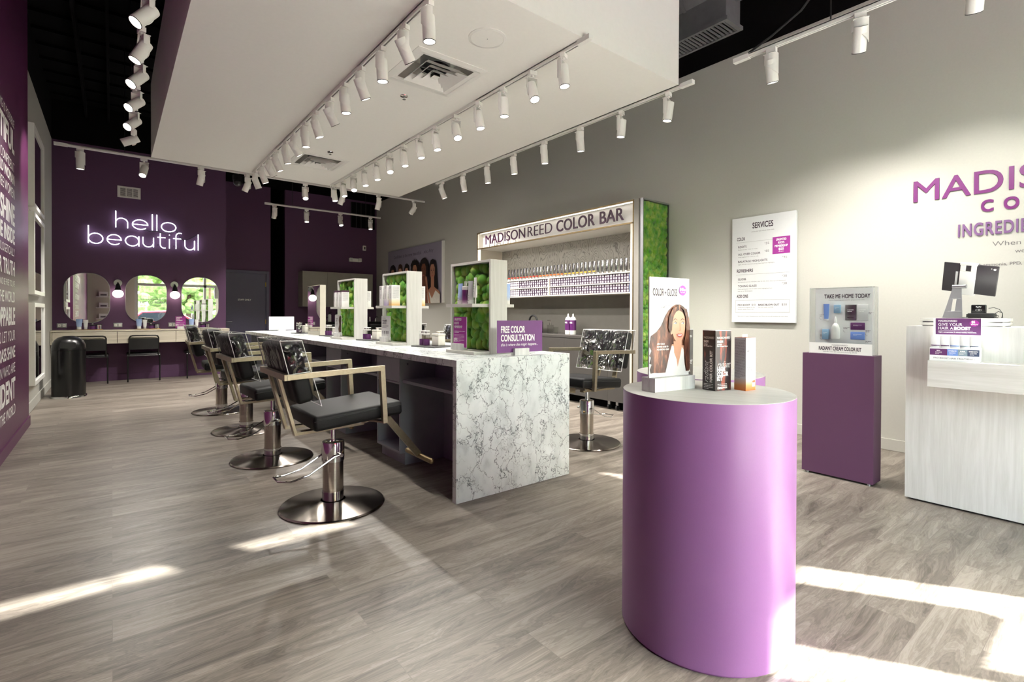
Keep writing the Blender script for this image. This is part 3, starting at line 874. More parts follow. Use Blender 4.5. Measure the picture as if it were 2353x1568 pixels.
# far right track hung from the deck
t = track([(4.045, 2.06), (4.045, 0.2)], 'white track hung on black cables at the top right, near the camera', 3.285)
b = MB('blackmatt'); b.tube([(0.62, 0, 0.03), (0.62, 0, 1.4)], 0.005, 6); b.tube([(0.02, 0, 0.04), (0.2, 0, 0.1), (0.42, 0, 0.2), (0.56, 0, 0.34), (0.6, 0.01, 0.6), (0.61, 0, 1.4)], 0.009, 6); b.build('cable', t)
for i, y in enumerate([1.855, 1.257, 0.66]):
    head(4.045, y, 3.285, R([185, 205, 195][i]), R([16, 33, 35][i]), 'brand', 'white spotlight, '+ords[i]+' from the soffit end of the top right hung track', 'spotlights of the top right track')
# behind the soffit
t = track([(-0.46, 8.49), (4.60, 8.49)], 'long white track behind the soffit across the room', 3.285)
b = MB('blackmatt')
for x in (0.6, 2.4, 4.4): b.tube([(x, 0, 0.03), (x, 0, 1.42)], 0.004, 6)
b.build('cable', t)
for i, x in enumerate([-0.311, 0.345, 1.005, 1.6, 2.445, 3.037, 3.685, 4.363]):
    head(x, 8.49, 3.285, R([-95, 70, -60, -50, 80, -50, -60, -40][i]), R([4, 34, 20, 26, 30, 22, 16, 32][i]), 'back', 'white spotlight, '+ords[i]+' from the left on the long track behind the soffit', 'spotlights of the track behind the soffit')
t = track([(2.39, 10.55), (4.63, 10.55)], 'short white track in front of the far purple wall', 3.285)
b = MB('blackmatt')
for x in (0.4, 1.9): b.tube([(x, 0, 0.03), (x, 0, 1.42)], 0.004, 6)
b.build('cable', t)
for i, x in enumerate([2.464, 3.064, 3.746, 4.4]):
    head(x, 10.55, 3.285, R([-60, 85, 95, 80][i]), R([10, 12, 24, 8][i]), 'back', 'white spotlight, '+ords[i]+' from the left on the short far track', 'spotlights of the short far track')
# by the left wall
t = track([(0.175, 3.5), (0.175, 7.32)], 'white track against the black deck at the upper left', 3.285)
b = MB('blackmatt')
for x in (1.0, 3.6): b.tube([(x, 0, 0.03), (x, 0, 1.42)], 0.004, 6)
b.build('cable', t)
for i, y in enumerate([4.05, 4.621, 5.187, 5.827, 6.436, 7.077]):
    head(0.175, y, 3.285, R([20, 12, 35, 40, 45, -8][i]), R([38, 26, 42, 48, 48, 62][i]), 'left', 'white spotlight, '+ords[i]+' from the near end of the upper left track', 'spotlights of the upper left track')

# ceiling fixtures in the soffit
def diffuser(x, y, label):
    t = thing('air_diffuser', label, 'air vent', (x, y, 3.3), 0, 'square ceiling air diffusers')
    b = MB('white_s')
    def ring(h, w, z0, z1):
        vs = []
        for q, z in ((h, z0), (h-w, z1)): vs += [(-q, -q, z), (q, -q, z), (q, q, z), (-q, q, z)]
        b.add(vs, [(i, (i+1) % 4, 4+(i+1) % 4, 4+i) for i in range(4)])
        b.add([(v[0], v[1], v[2]+0.004) for v in vs], [(i, 4+i, 4+(i+1) % 4, (i+1) % 4) for i in range(4)])
    ring(0.335, 0.05, -0.004, -0.010); ring(0.335, 0.0, 0.0, -0.004); ring(0.285, 0.04, -0.008, -0.002)
    ring(0.285, 0.0, -0.002, 0.16)
    b.build('diffuser_frame', t)
    b = MB('white_s')
    for h in (0.205, 0.145, 0.085): ring(h, 0.055, -0.035+(0.205-h)*0.02, 0.015)
    b.box(-0.03, 0.03, -0.03, 0.03, -0.03, -0.027)
    ring(0.03, 0.0, -0.03, 0.0)
    b.build('louvre', t)
    b = MB('alu'); b.lathe([(0.13, 0.05), (0.13, 0.15)], cap=False); b.box(-0.14, 0.14, -0.006, 0.006, 0.02, 0.03); b.box(-0.006, 0.006, -0.14, 0.14, 0.02, 0.03); b.lathe([(0, 0.15), (0.13, 0.15)], cap=False, mat='black'); b.build('duct_collar', t)
diffuser(2.22, 3.91, 'square white ceiling air diffuser, the nearer one in the soffit')
diffuser(2.24, 7.20, 'square white ceiling air diffuser, the farther one in the soffit')
# real openings in the soffit for them
cut = MB('white'); 
for (x, y) in ((2.22, 3.91), (2.24, 7.20)): cut.box(x-0.284, x+0.284, y-0.284, y+0.284, 3.2, 3.46)
so = bpy.data.objects['ceiling_soffit']
sm = so.data
bm = bmesh.new()
def soff_box(x0, x1, y0, y1, z0, z1): pass
# rebuild the soffit as a box with two recesses (no boolean needed)
xs = [0.42, 1.936, 2.504, 4.05]; holes = [(3.626, 4.194), (6.916, 7.484)]
b = MB('white')
x0, x1, y0, y1, z0, z1 = 0.42, 4.05, 2.69, 8.43, 3.3, 4.30
ys = [y0, holes[0][0], holes[0][1], holes[1][0], holes[1][1], y1]
for i in range(3):
    for j in range(5):
        hole = (i == 1 and j in (1, 3))
        X0, X1, Y0, Y1 = xs[i], xs[i+1], ys[j], ys[j+1]
        if hole:
            zt = 3.5
            b.add([(X0, Y0, zt), (X1, Y0, zt), (X1, Y1, zt), (X0, Y1, zt)], [(0, 3, 2, 1)])
            for (a, c) in (((X0, Y0), (X1, Y0)), ((X1, Y0), (X1, Y1)), ((X1, Y1), (X0, Y1)), ((X0, Y1), (X0, Y0))):
                b.add([(*a, z0), (*c, z0), (*c, zt), (*a, zt)], [(0, 3, 2, 1)])
        else:
            b.add([(X0, Y0, z0), (X1, Y0, z0), (X1, Y1, z0), (X0, Y1, z0)], [(0, 3, 2, 1)])
b.add([(x0, y0, z0), (x1, y0, z0), (x1, y1, z0), (x0, y1, z0), (x0, y0, z1), (x1, y0, z1), (x1, y1, z1), (x0, y1, z1)],
      [(4, 5, 6, 7), (0, 1, 5, 4), (1, 2, 6, 5), (2, 3, 7, 6), (3, 0, 4, 7)])
so.data = b.mesh('ceiling_soffit'); bm.free()

t = thing('ceiling_speaker', 'round white flush speaker in the soffit', 'speaker', (2.242, 3.155, 3.3))
b = MB('white_s'); b.lathe([(0.145, 0.0), (0.145, -0.004), (0.125, -0.007)], seg=48, cap=False); b.build('trim_ring', t)
b = MB('white'); b.lathe([(0.125, -0.005), (0.004, -0.0055)], seg=48, cap=False); b.ball((0, 0, -0.006), 0.004, 'alu'); b.build('grille', t)
for (x, y, lb) in ((2.209, 4.49, 'chrome fire sprinkler head in the soffit between the two diffusers'), (2.228, 6.651, 'chrome fire sprinkler head in the soffit beside the farther diffuser')):
    t = thing('fire_sprinkler', lb, 'sprinkler', (x, y, 3.3), 0, 'soffit sprinklers')
    b = MB('chrome'); b.lathe([(0.038, 0.0), (0.036, -0.006), (0.012, -0.009)], seg=24, cap=False); b.build('escutcheon', t)
    b = MB('chrome'); b.cyl((0, 0, -0.03), 0.006, 0.03); b.cyl((0, 0, -0.036), 0.016, 0.003); b.build('nozzle', t)

# duct outside the soffit, top right
t = thing('supply_duct', 'dark grey air duct with a slotted grille under the black deck', 'duct', (4.62, 2.9, 3.95))
b = MB('ductblack'); b.box(-0.13, 0.13, -0.42, 3.5, 0.03, 0.33); b.build('duct_body', t, bevel=0.004)
b = MB('ductblack')
b.lathe([(0.26, 0)], cap=False) if False else None
b.cyl((0.0, -3.2, 0.48), 0.24, 8.0, 'y', 28, 'ductblack')
for y in (-2.4, -1.2, 0.0, 1.2, 2.4): b.cyl((0, y, 0.48), 0.25, 0.03, 'y', 28, 'ductblack')
b.build('spiral_duct', t)
b = MB('ductblack'); 
for (x0, x1, y0, y1) in ((-0.15, 0.15, -0.44, -0.40), (-0.15, 0.15, 0.68, 0.72), (-0.15, -0.12, -0.4, 0.68), (0.12, 0.15, -0.4, 0.68)): b.box(x0, x1, y0, y1, 0.0, 0.035)
for i in range(27): b.box(-0.12, 0.12, -0.39+i*0.04, -0.375+i*0.04, 0.005, 0.02)
b.box(-0.12, 0.12, -0.4, 0.68, 0.028, 0.031, 'black')
b.build('grille', t)

# wall things high up
t = thing('return_air_grille', 'white slotted air grille high on the purple wall above the neon', 'air vent', (0.247, YB, 3.34))
b = MB('white_s'); b.box(-0.165, 0.165, -0.012, 0, -0.1, -0.075); b.box(-0.165, 0.165, -0.012, 0, 0.075, 0.1); b.box(-0.165, -0.125, -0.012, 0, -0.075, 0.075); b.box(0.125, 0.165, -0.012, 0, -0.075, 0.075)
b.box(-0.05, -0.035, -0.012, 0, -0.075, 0.075); b.box(0.045, 0.06, -0.012, 0, -0.075, 0.075); b.build('grille_frame', t)
b = MB('white_s')
for i in range(9): b.box(-0.125, 0.125, -0.01, -0.002, -0.07+i*0.017, -0.063+i*0.017)
b.box(-0.125, 0.125, -0.0015, -0.0005, -0.075, 0.075, 'blackmatt'); b.build('slats', t)
t = thing('emergency_light', 'white twin lamp emergency light on the far purple wall', 'emergency light', (4.83, YC, 2.55))
b = MB('white_s'); b.rbox((0, -0.03, 0), (0.3, 0.055, 0.09), 0.012); b.build('housing', t)
for x in (-0.115, 0.115):
    b = MB('white_s'); b.rbox((x, -0.075, 0.005), (0.085, 0.05, 0.09), 0.014); b.box(x-0.03, x+0.03, -0.102, -0.1, -0.025, 0.035, 'frost'); b.build('lamp_head', t)
t = thing('exit_strobe', 'small white fire alarm strobe on the far purple wall', 'alarm strobe', (5.08, YC, 2.875))
b = MB('white_s'); b.rbox((0, -0.02, 0), (0.085, 0.04, 0.125), 0.008); b.build('housing', t)
b = MB('blackmatt'); b.box(-0.012, 0.02, -0.043, -0.04, -0.035, 0.035); b.build('strobe_window', t)
b = MB('black'); b.box(4.73, 5.36, YC-0.02, YC, 3.38, 4.02)
for i in range(5): b.box(4.73+i*0.13, 4.735+i*0.13, YC-0.026, YC-0.02, 3.38, 4.02, 'ductblack')
tag(b.build('return_grille'), 'large dark grille high on the far purple wall at the right', 'air vent')
b = MB('blackgloss'); b.ball((0, 0, -0.1), (0.07, 0.07, 0.07)); b.cyl((0, 0, -0.08), 0.075, 0.08); b.tube([(0, 0, 0), (0, 0, 1.37)], 0.012)
tag(b.build('security_camera', loc=(1.55, 8.9, 3.35)), 'black dome camera hanging from the dark deck behind the soffit', 'camera')

# ---------------------------------------------------------------- neon sign
def arc(cx, cy, r, a0, a1, n=14, ry=None):
    ry = ry or r
    return [(cx+r*math.cos(R(a0+(a1-a0)*i/n)), cy+ry*math.sin(R(a0+(a1-a0)*i/n))) for i in range(n+1)]
def neon_letter(ch):
    """strokes in x-height units: x-height 1, ascender 1.72; returns (strokes, width)"""
    X = 0.56
    O = arc(X, 0.5, X, 90, 450, 28, 0.5)[:-1]
    if ch == 'h': return [[(0, 0), (0, 1.72)], [(0, 0)]*0 or [(0, 0.55)]+arc(0.42, 0.55, 0.42, 180, 0, 14, 0.45)+[(0.84, 0)]], 0.84
    if ch == 'e': return [[(0.02, 0.5), (2*X, 0.5)]+arc(X, 0.5, X, 0, 318, 26, 0.5)], 2*X
    if ch == 'l': return [[(0, 0), (0, 1.72)]], 0.0
    if ch == 'o': return [O+[O[0]]], 2*X
    if ch == 'b': return [[(0, 0), (0, 1.72)], O+[O[0]]], 2*X
    if ch == 'a': return [O+[O[0]], [(2*X, 1.0), (2*X, 0)]], 2*X
    if ch == 'u': return [[(0, 1.0), (0, 0.45)]+arc(0.45, 0.45, 0.45, 180, 360, 14)+[(0.9, 1.0)], [(0.9, 0.5), (0.9, 0)]], 0.9
    if ch == 't': return [[(0.25, 1.5), (0.25, 0.35)]+arc(0.6, 0.35, 0.35, 180, 290, 10), [(0, 1.08), (0.72, 1.08)]], 0.72
    if ch == 'i': return [[(0, 0), (0, 1.0)], [(0, 1.38), (0, 1.44)]], 0.0
    if ch == 'f': return [[(0.25, 0), (0.25, 1.35)]+arc(0.6, 1.35, 0.35, 180, 60, 10), [(0, 1.08), (0.72, 1.08)]], 0.72
t = thing('neon_sign', 'white neon sign reading hello beautiful on the purple wall', 'neon sign', (0, YB, 0))
b = MB('neon'); bk = MB('blackmatt')
def neon_word(word, x0, x1, zb, zt):
    gap = 0.34; u = 0; lay = []
    for ch in word:
        st, w = neon_letter(ch); lay.append((st, u)); u += w+gap
    tot = u-gap; kx = (x1-x0)/tot; kz = (zt-zb)/1.72
    for st, uu in lay:
        for s in st:
            b.tube([(x0+(uu+p[0])*kx, -0.05, zb+p[1]*kz) for p in s], 0.0075, 8, upv=(0, -1, 0.001))
        bk.cyl((x0+uu*kx+0.01, -0.05, zb+0.3*kz), 0.006, 0.05, 'y')
neon_word('hello', 0.058, 0.938, 2.695, 2.985)
neon_word('beautiful', -0.31, 1.292, 2.388, 2.69)
b.build('neon_tubing', t)
bk.tube([(0.94, -0.03, 2.75), (1.0, -0.03, 2.62), (1.06, -0.03, 2.55), (1.16, -0.03, 2.60), (1.29, -0.03, 2.69)], 0.006, 6)
bk.tube([(0.45, -0.03, 2.70), (0.55, -0.03, 2.675), (0.66, -0.03, 2.69), (0.75, -0.03, 2.66), (0.9, -0.03, 2.70)], 0.006, 6)
bk.build('power_cord', t)

# ---------------------------------------------------------------- vanity on the back wall
VX0, VX1, VY = -0.768, 1.754, YB-0.45
t = thing('vanity_counter', 'long pale wood vanity counter mounted on the back wall', 'counter', (0, VY, 0))
b = MB('woodwx'); b.box(VX0, VX1, -0.01, 0.449, 0.878, 0.9); b.box(VX0, VX0+0.02, 0, 0.449, 0.67, 0.878); b.box(VX1-0.02, VX1, 0, 0.449, 0.67, 0.878); b.box(VX0+0.02, VX1-0.02, 0.02, 0.449, 0.67, 0.69)
b.build('counter_body', t, bevel=0.001)
for x0, x1 in ((VX0+0.024, 0.07), (0.076, 0.902), (0.908, VX1-0.024)):
    b = MB('woodwx'); b.box(x0, x1, 0.0, 0.018, 0.672, 0.872); b.build('drawer', t, bevel=0.0015)
pill = []
def stadium(w, h, r, n=14):
    p = []
    for cx, cz, a0 in ((w-r, h-r, 0), (-w+r, h-r, 90), (-w+r, -h+r, 180), (w-r, -h+r, 270)):
        p += arc(cx, cz, r, a0, a0+90, n)
    return p
for i, x in enumerate((-0.327, 0.495, 1.331)):
    t = thing('wall_mirror', ['left', 'middle', 'right'][i]+' one of three rounded vanity mirrors on the purple wall', 'mirror', (x, YB, 1.445), 0, 'rounded vanity mirrors')
    Tm = frame((0, 0, 0), (1, 0, 0), (0, 0, 1))
    b = MB('alu'); b.prism(stadium(0.305, 0.43, 0.27), Tm, 0.016); b.build('mirror_frame', t)
    b = MB('mirror'); b.flat(stadium(0.299, 0.424, 0.264), Tm, 0.0168); b.build('mirror_glass', t)
for i, x in enumerate((0.086, 0.916)):
    t = thing('wall_sconce', ['globe sconce between the left and middle vanity mirrors', 'globe sconce between the middle and right vanity mirrors'][i], 'wall lamp', (x, YB, 1.70), 0, 'vanity globe sconces')
    b = MB('alu'); b.cyl((0, 0, 0.02), 0.06, -0.02, 'y', 28); b.build('backplate', t)
    b = MB('blackgloss'); b.tube([(0, -0.02, 0.02), (0, -0.09, 0.02), (0, -0.13, -0.0), (0, -0.135, -0.03)], 0.012); b.lathe([(0.02, 0.0), (0.035, -0.05), (0.045, -0.1), (0.05, -0.11)][::-1], (0, -0.135, -0.0), 20); b.build('lamp_arm', t)
    b = MB('bulb'); b.ball((0, -0.135, -0.175), (0.078, 0.078, 0.07)); b.build('globe', t)
for i, x in enumerate((-0.655, 0.085, 0.885)):
    t = thing('power_outlet', ['socket plate behind the vanity at its left end', 'socket plate between the left and middle mirrors', 'socket plate between the middle and right mirrors'][i], 'outlet', (x, YB, 0.975))
    b = MB('alu'); b.rbox((0, -0.004, 0), (0.125, 0.008, 0.075), 0.003); b.build('cover_plate', t)
    for dx in (-0.03, 0.03):
        b = MB('white_s'); b.box(dx-0.018, dx+0.018, -0.012, -0.008, -0.022, 0.022); b.box(dx-0.006, dx-0.003, -0.0125, -0.012, -0.008, 0.008, 'blackmatt'); b.box(dx+0.004, dx+0.007, -0.0125, -0.012, -0.008, 0.008, 'blackmatt'); b.build('receptacle', t)
# trays of products on the vanity
M['tubeblue'] = make_gradient('pale_blue_fade', [(0, '#e9e3cf'), (0.35, '#a9bde0'), (1, '#93aede')], 0.0, 0.16)
def squeeze_tube(b, x, y, z, w, h, body, cap='white_s', d=0.04, caph=0.02, up=False):
    """flattened tube standing on its cap: round at the foot, crimped flat at the top"""
    n = 16; rings = []
    for hh, ww, dd in ((caph, w*0.8, d), (h*0.35, w*0.95, d*0.9), (h*0.8, w*1.06, d*0.35), (h, w*1.1, 0.003)):
        rings.append([(x+ww/2*math.cos(2*PI*k/n), y+dd/2*math.sin(2*PI*k/n), z+hh) for k in range(n)])
    vs = [p for r_ in rings for p in r_]
    fs = [(i*n+k, i*n+(k+1) % n, (i+1)*n+(k+1) % n, (i+1)*n+k) for i in range(3) for k in range(n)]
    b.add(vs, fs, body, True)
    b.lathe([(w*0.4, 0), (w*0.4, caph)], (x, y, z), 16, cap)
for i, x in enumerate((-0.30, 0.51, 1.30)):
    w = ['left', 'middle', 'right'][i]
    ytr = YB-0.16
    b = MB('gold'); b.rbox((0, 0, 0.005), (0.36, 0.12, 0.01), 0.004); b.box(-0.17, 0.17, -0.05, 0.05, 0.01, 0.0105, 'oak')
    tag(b.build('serving_tray', loc=(x, ytr, 0.9)), 'brass tray on the vanity under the '+w+' mirror', 'tray', 'vanity trays')
    t = thing('lotion_tube', 'blue and white lotion tube on the brass tray under the '+w+' mirror', 'tube', (x-0.13, ytr, 0.911), 0, 'vanity lotion tubes')
    b = MB('tubeblue'); squeeze_tube(b, 0, 0, 0, 0.075, 0.17, 'tubeblue', 'paper', 0.05, 0.04); b.build('tube_body', t)
    t = thing('lotion_tube', 'slim white tube on the brass tray under the '+w+' mirror', 'tube', (x-0.045, ytr+0.01, 0.911), 0, 'slim vanity tubes')
    b = MB('paper'); squeeze_tube(b, 0, 0, 0, 0.055, 0.16, 'paper', 'frost', 0.04, 0.03); b.build('tube_body', t)
    t = thing('cream_jar', 'dark plum jar on the brass tray under the '+w+' mirror', 'jar', (x+0.045, ytr-0.005, 0.911), 0, 'plum vanity jars')
    b = MB('purplebottle'); b.cyl((0, 0, 0), 0.042, 0.055); b.build('jar_body', t)
    b = MB('blackmatt'); b.cyl((0, 0, 0.055), 0.043, 0.022); b.ball((0, 0, 0.085), 0.014, 'chrome'); b.build('lid', t)
    t = thing('metal_tin', 'steel tin with a dark lid on the brass tray under the '+w+' mirror', 'tin', (x+0.13, ytr, 0.911), 0, 'steel vanity tins')
    b = MB('chrome'); b.cyl((0, 0, 0), 0.04, 0.075); b.build('tin_body', t)
    b = MB('blackmatt'); b.cyl((0, 0, 0.075), 0.041, 0.012); b.build('lid', t)

def holder_sign(name, label, loc, rz, w, h, mat, draw, bw=0.1, bh=0.045, bd=0.06, th=0.004, bx=0.0, group=None, lean=0.0):
    """a card standing in a slotted white block; local x along the card, local -y towards the reader"""
    t = thing(name, label, 'sign', loc, rz, group)
    b = MB('blockwood')
    b.box(bx-bw/2, bx+bw/2, -bd/2, -th, 0, bh); b.box(bx-bw/2, bx+bw/2, th, bd/2, 0, bh); b.box(bx-bw/2, bx+bw/2, -th, th, 0, bh*0.4)
    b.build('sign_block', t, bevel=0.001)
    b = MB('paper'); b.box(-w/2, w/2, -th*0.5, th*0.5, bh*0.42, h)
    o = b.build('sign_card', t)
    b = MB(mat); b.box(-w/2, w/2, -th*0.5-0.0008, -th*0.5-0.0001, bh*0.42, h); b.build('sign_print', o)
    b = MB('whiteink'); draw(b, frame((0, -th*0.5-0.0008, 0), (1, 0, 0), (0, 0, 1))); b.build('lettering', o)
    return t
def roots(b, T, w, h, bh=0.05):
    y = h-0.028
    for s in ('UNLIMITED', 'ROOTS', 'MEMBERSHIP'):
        b.text(s, T, -w*0.42, y, 0.018, bold=0.03, xs=0.62*w/0.155, mat='whiteink'); y -= 0.028
    b.lines(T, -w*0.42, y+0.002, w*0.8, 2, 0.009, 0.004, 'whiteink', seed=1)
    b.lines(T, -w*0.42, y-0.024, w*0.75, 6, 0.010, 0.0022, 'whiteink', seed=2)
    b.text('$55', T, -w*0.45, bh+0.012, 0.026, bold=0.02, xs=0.7, mat='whiteink')
    b.lines(T, -w*0.05, bh+0.014, 0.03, 1, 0.01, 0.003, 'whiteink', seed=3)
holder_sign('tabletop_sign', 'small magenta membership sign on the back vanity, left of the right mirror', (1.0, YB-0.18, 0.9), 0, 0.16, 0.23, 'magenta', lambda b, T: roots(b, T, 0.16, 0.23), bw=0.11)

# two black chairs and a third at the vanity
def vanity_chair():
    t = thing('side_chair', 'black tube frame chair in front of the middle of the vanity', 'chair', (0.44, 11.15, 0), 0, 'black side chairs at the vanity')
    r = 0.0115
    for sx in (-1, 1):
        b = MB('blackgloss'); b.tube([(sx*0.225, -0.24, 0), (sx*0.225, -0.235, 0.45)], r); b.build('leg', t)
        b = MB('blackgloss'); b.tube([(sx*0.225, 0.24, 0), (sx*0.225, 0.23, 0.45)], r); b.build('leg', t)
    b = MB('blackgloss'); b.tube([(-0.225, -0.235, 0.45), (0.225, -0.235, 0.45), (0.225, 0.23, 0.45), (-0.225, 0.23, 0.45)], r, closed=True)
    b.build('seat_frame', t)
    b = MB('blackmatt'); b.rbox((0, 0, 0.47), (0.47, 0.47, 0.035), 0.015); b.build('seat', t)
    b = MB('blackgloss'); b.tube([(-0.205, -0.24, 0.45), (-0.205, -0.28, 0.76), (-0.19, -0.285, 0.79), (-0.16, -0.287, 0.80), (0.16, -0.287, 0.80), (0.19, -0.285, 0.79), (0.205, -0.28, 0.76), (0.205, -0.24, 0.45)], 0.011, upv=(0, 1, 0.1)); b.build('back_frame', t)
    b = MB('blackmatt'); vs = []; n = 8
    for k in range(n+1):
        u = -0.2+0.4*k/n; bow = 0.02*(1-(u/0.2)**2)
        for z, dy in ((0.56, -0.255), (0.75, -0.28)):
            vs += [(u, dy-bow, z), (u, dy-bow-0.008, z)]
    fs = []
    for k in range(n):
        a = k*4; c = a+4
        fs += [(a, a+2, c+2, c), (a+1, c+1, c+3, a+3), (a, c, c+1, a+1), (a+2, a+3, c+3, c+2)]
    b.add(vs, fs, None, True); b.build('backrest', t)
    return t
vc = vanity_chair()
dup(vc, (-0.28, 11.15, 0), 0, 'black tube frame chair at the vanity, half behind the round bin')
dup(vc, (1.30, 11.15, 0), 0, 'black tube frame chair at the vanity, half hidden by the salon chairs')

# round black bin
t = thing('waste_bin', 'tall black dome topped waste bin by the left wall', 'bin', (-0.475, 9.5, 0))
b = MB('chrome'); b.lathe([(0.2, 0.0), (0.2, 0.02), (0.193, 0.03)], seg=40); b.build('base_ring', t)
b = MB('blackgloss'); b.lathe([(0.186, 0.03), (0.186, 0.665)], seg=44); b.build('bin_body', t)
b = MB('blackgloss'); b.lathe([(0.188, 0.668), (0.188, 0.69), (0.182, 0.74), (0.16, 0.80), (0.12, 0.84), (0.06, 0.862), (0.0, 0.865)], seg=44, cap=False); b.box(-0.08, 0.08, -0.186, -0.175, 0.70, 0.78, 'blackmatt'); b.build('dome_lid', t)

# ---------------------------------------------------------------- station island
IX0, IX1, IY0, IY1 = 1.690, 2.684, 2.701, 9.1
t = thing('styling_island', 'long grey veined counter with a waterfall end panel, middle of the room', 'counter', (0, 0, 0))
b = MB('marble'); b.box(IX0, IX1, IY0, IY1, 0.862, 0.906); b.build('countertop', t, bevel=0.001)
b = MB('marble'); b.box(IX0, IX1, IY0, IY0+0.044, 0.0, 0.8618); b.build('end_panel', t, bevel=0.001)
XA, XB = 1.77, 2.604
peds = [3.655+1.3*k for k in range(4)]
for k, y in enumerate(peds):
    for s in (0, 1):
        xa, xb = (XA, 2.18) if s == 0 else (2.194, XB)
        f = xa if s == 0 else xb
        b = MB('greycab'); y1 = y+0.44
        b.box(xa, xb, y, y+0.018, 0.095, 0.862); b.box(xa, xb, y1-0.018, y1, 0.095, 0.862)
        b.box(xa, xb, y+0.018, y1-0.018, 0.095, 0.113); b.box(xa, xb, y+0.018, y1-0.018, 0.64, 0.655)
        bk = (xb-0.02, xb) if s == 0 else (xa, xa+0.02)
        b.box(bk[0], bk[1], y+0.018, y1-0.018, 0.113, 0.862)
        tx = (xa+0.045, xb) if s == 0 else (xa, xb-0.045)
        b.box(tx[0], tx[1], y+0.002, y1-0.002, 0.0, 0.095)
        b.build('pedestal_cabinet', t, bevel=0.001)
        b = MB('greycab')
        if s == 0: b.box(f-0.004, f+0.014, y+0.003, y1-0.003, 0.66, 0.855)
        else: b.box(f-0.014, f+0.004, y+0.003, y1-0.003, 0.66, 0.855)
        b.build('drawer_front', t, bevel=0.001)
spans = [(IY0+0.044, peds[0])]+[(peds[i]+0.44, peds[i+1]) for i in range(3)]+[(peds[3]+0.44, IY1-0.05)]
for k, (y0, y1) in enumerate(spans):
    for s in (0, 1):
        b = MB('greycab')
        xa, xb = (XA+0.02, 2.16) if s == 0 else (2.214, XB-0.02)
        b.box(xa, xb, y0, y1, 0.655, 0.678)
        b.build('knee_shelf', t, bevel=0.001)
        b = MB('greycab'); 
        if s == 0: b.box(2.08, 2.098, y0, y1, 0.678, 0.862); b.box(XA, XA+0.018, y0, y1, 0.845, 0.862)
        else: b.box(2.28, 2.298, y0, y1, 0.678, 0.862); b.box(XB-0.018, XB, y0, y1, 0.845, 0.862)
        b.build('shelf_back', t)
        b = MB('chrome'); x = XA+0.06 if s == 0 else XB-0.06; b.cyl((x, y1-0.008, 0.80), 0.006, 0.008, 'y'); b.build('knob', t)
b = MB('greycab'); b.box(2.165, 2.209, IY0+0.044, IY1-0.05, 0, 0.655); b.box(XA, XB, IY1-0.05, IY1-0.03, 0, 0.862); b.build('centre_divider', t)

def moss_field(b, x, y0, y1, z0, z1, side, r0, r1, seed, seg=10, rings=7, step=0.8):
    rr = random.Random(seed)
    y = y0; pts = []
    rm = (r0+r1)/2
    ny = max(1, int((y1-y0)/(rm*2*step))); nz = max(1, int((z1-z0)/(rm*2*step)))
    for i in range(ny):
        for j in range(nz):
            r_ = rr.uniform(r0, r1)
            py = y0+(i+0.5+rr.uniform(-0.25, 0.25)+(0.25 if j % 2 else -0.25)*0.7)*(y1-y0)/ny; pz = z0+(j+0.5+rr.uniform(-0.25, 0.25))*(z1-z0)/nz
            py = min(max(py, y0+r_*0.75), y1-r_*0.75); pz = min(max(pz, z0+r_*0.75), z1-r_*0.75)
            pts.append((py, pz, r_))
    for py, pz, r_ in pts:
        n0 = len(b.v)
        ry, rz_, rx = r_*rr.uniform(0.85, 1.2), r_*rr.uniform(0.9, 1.25), r_*rr.uniform(0.75, 1.0)
        b.ball((x, py, pz), (rx, ry, rz_), seg=seg, rings=rings)
        for q in range(n0, len(b.v)):
            v = b.v[q]; d = Vector((v.x-x, v.y-py, v.z-pz))
            k = 1+0.16*noise.noise(Vector((v.x*28+seed, v.y*28, v.z*28)))+0.07*noise.noise(v*60)
            b.v[q] = Vector((x, py, pz))+d*k
            b.v[q].y = min(max(b.v[q].y, y0+0.001), y1-0.001); b.v[q].z = min(max(b.v[q].z, z0+0.001), z1-0.001)

def tower(y, label, seed):
    """open box frame with moss on both faces, a shelf and a foot; x 2.134..2.285, local origin on the worktop"""
    t = thing('display_tower', label, 'display shelf', (2.21, y, 0.906), 0, 'whitewashed moss towers on the island')
    D, H, w = 0.545, 0.689, 0.076
    b = MB('woodw'); b.box(-w, w, 0, 0.018, 0, H); b.build('side_board', t, bevel=0.0008); b = MB('woodw'); b.box(-w, w, D-0.018, D, 0, H); b.build('side_board', t, bevel=0.0008)
    b = MB('woodwy'); b.box(-w, w, 0.0181, D-0.0181, H-0.018, H); b.build('top_board', t, bevel=0.0008)
    b = MB('moss'); b.box(-0.02, 0.02, 0.019, D-0.019, 0.024, H-0.019)
    moss_field(b, -0.022, 0.019, D-0.019, 0.024, H-0.019, -1, 0.030, 0.056, seed, 14, 10)
    moss_field(b, 0.022, 0.019, D-0.019, 0.024, H-0.019, 1, 0.034, 0.056, seed+50)
    b.build('moss_panel', t)
    b = MB('woodwy'); b.box(-0.215, 0.165, 0.03, 0.385, 0.343, 0.366); b.build('shelf', t, bevel=0.0008)
    b = MB('woodwy'); b.box(-0.215, 0.165, 0.005, 0.385, 0.001, 0.022); b.build('foot_board', t, bevel=0.0008)
    return t
TY = [2.955, 4.267, 5.564]
tower(TY[0], 'nearest of the three whitewashed moss towers on the island', 11)
tower(TY[1], 'middle of the three whitewashed moss towers on the island', 12)
tower(TY[2], 'farthest of the three whitewashed moss towers on the island', 13)
ZS = 0.906+0.3665
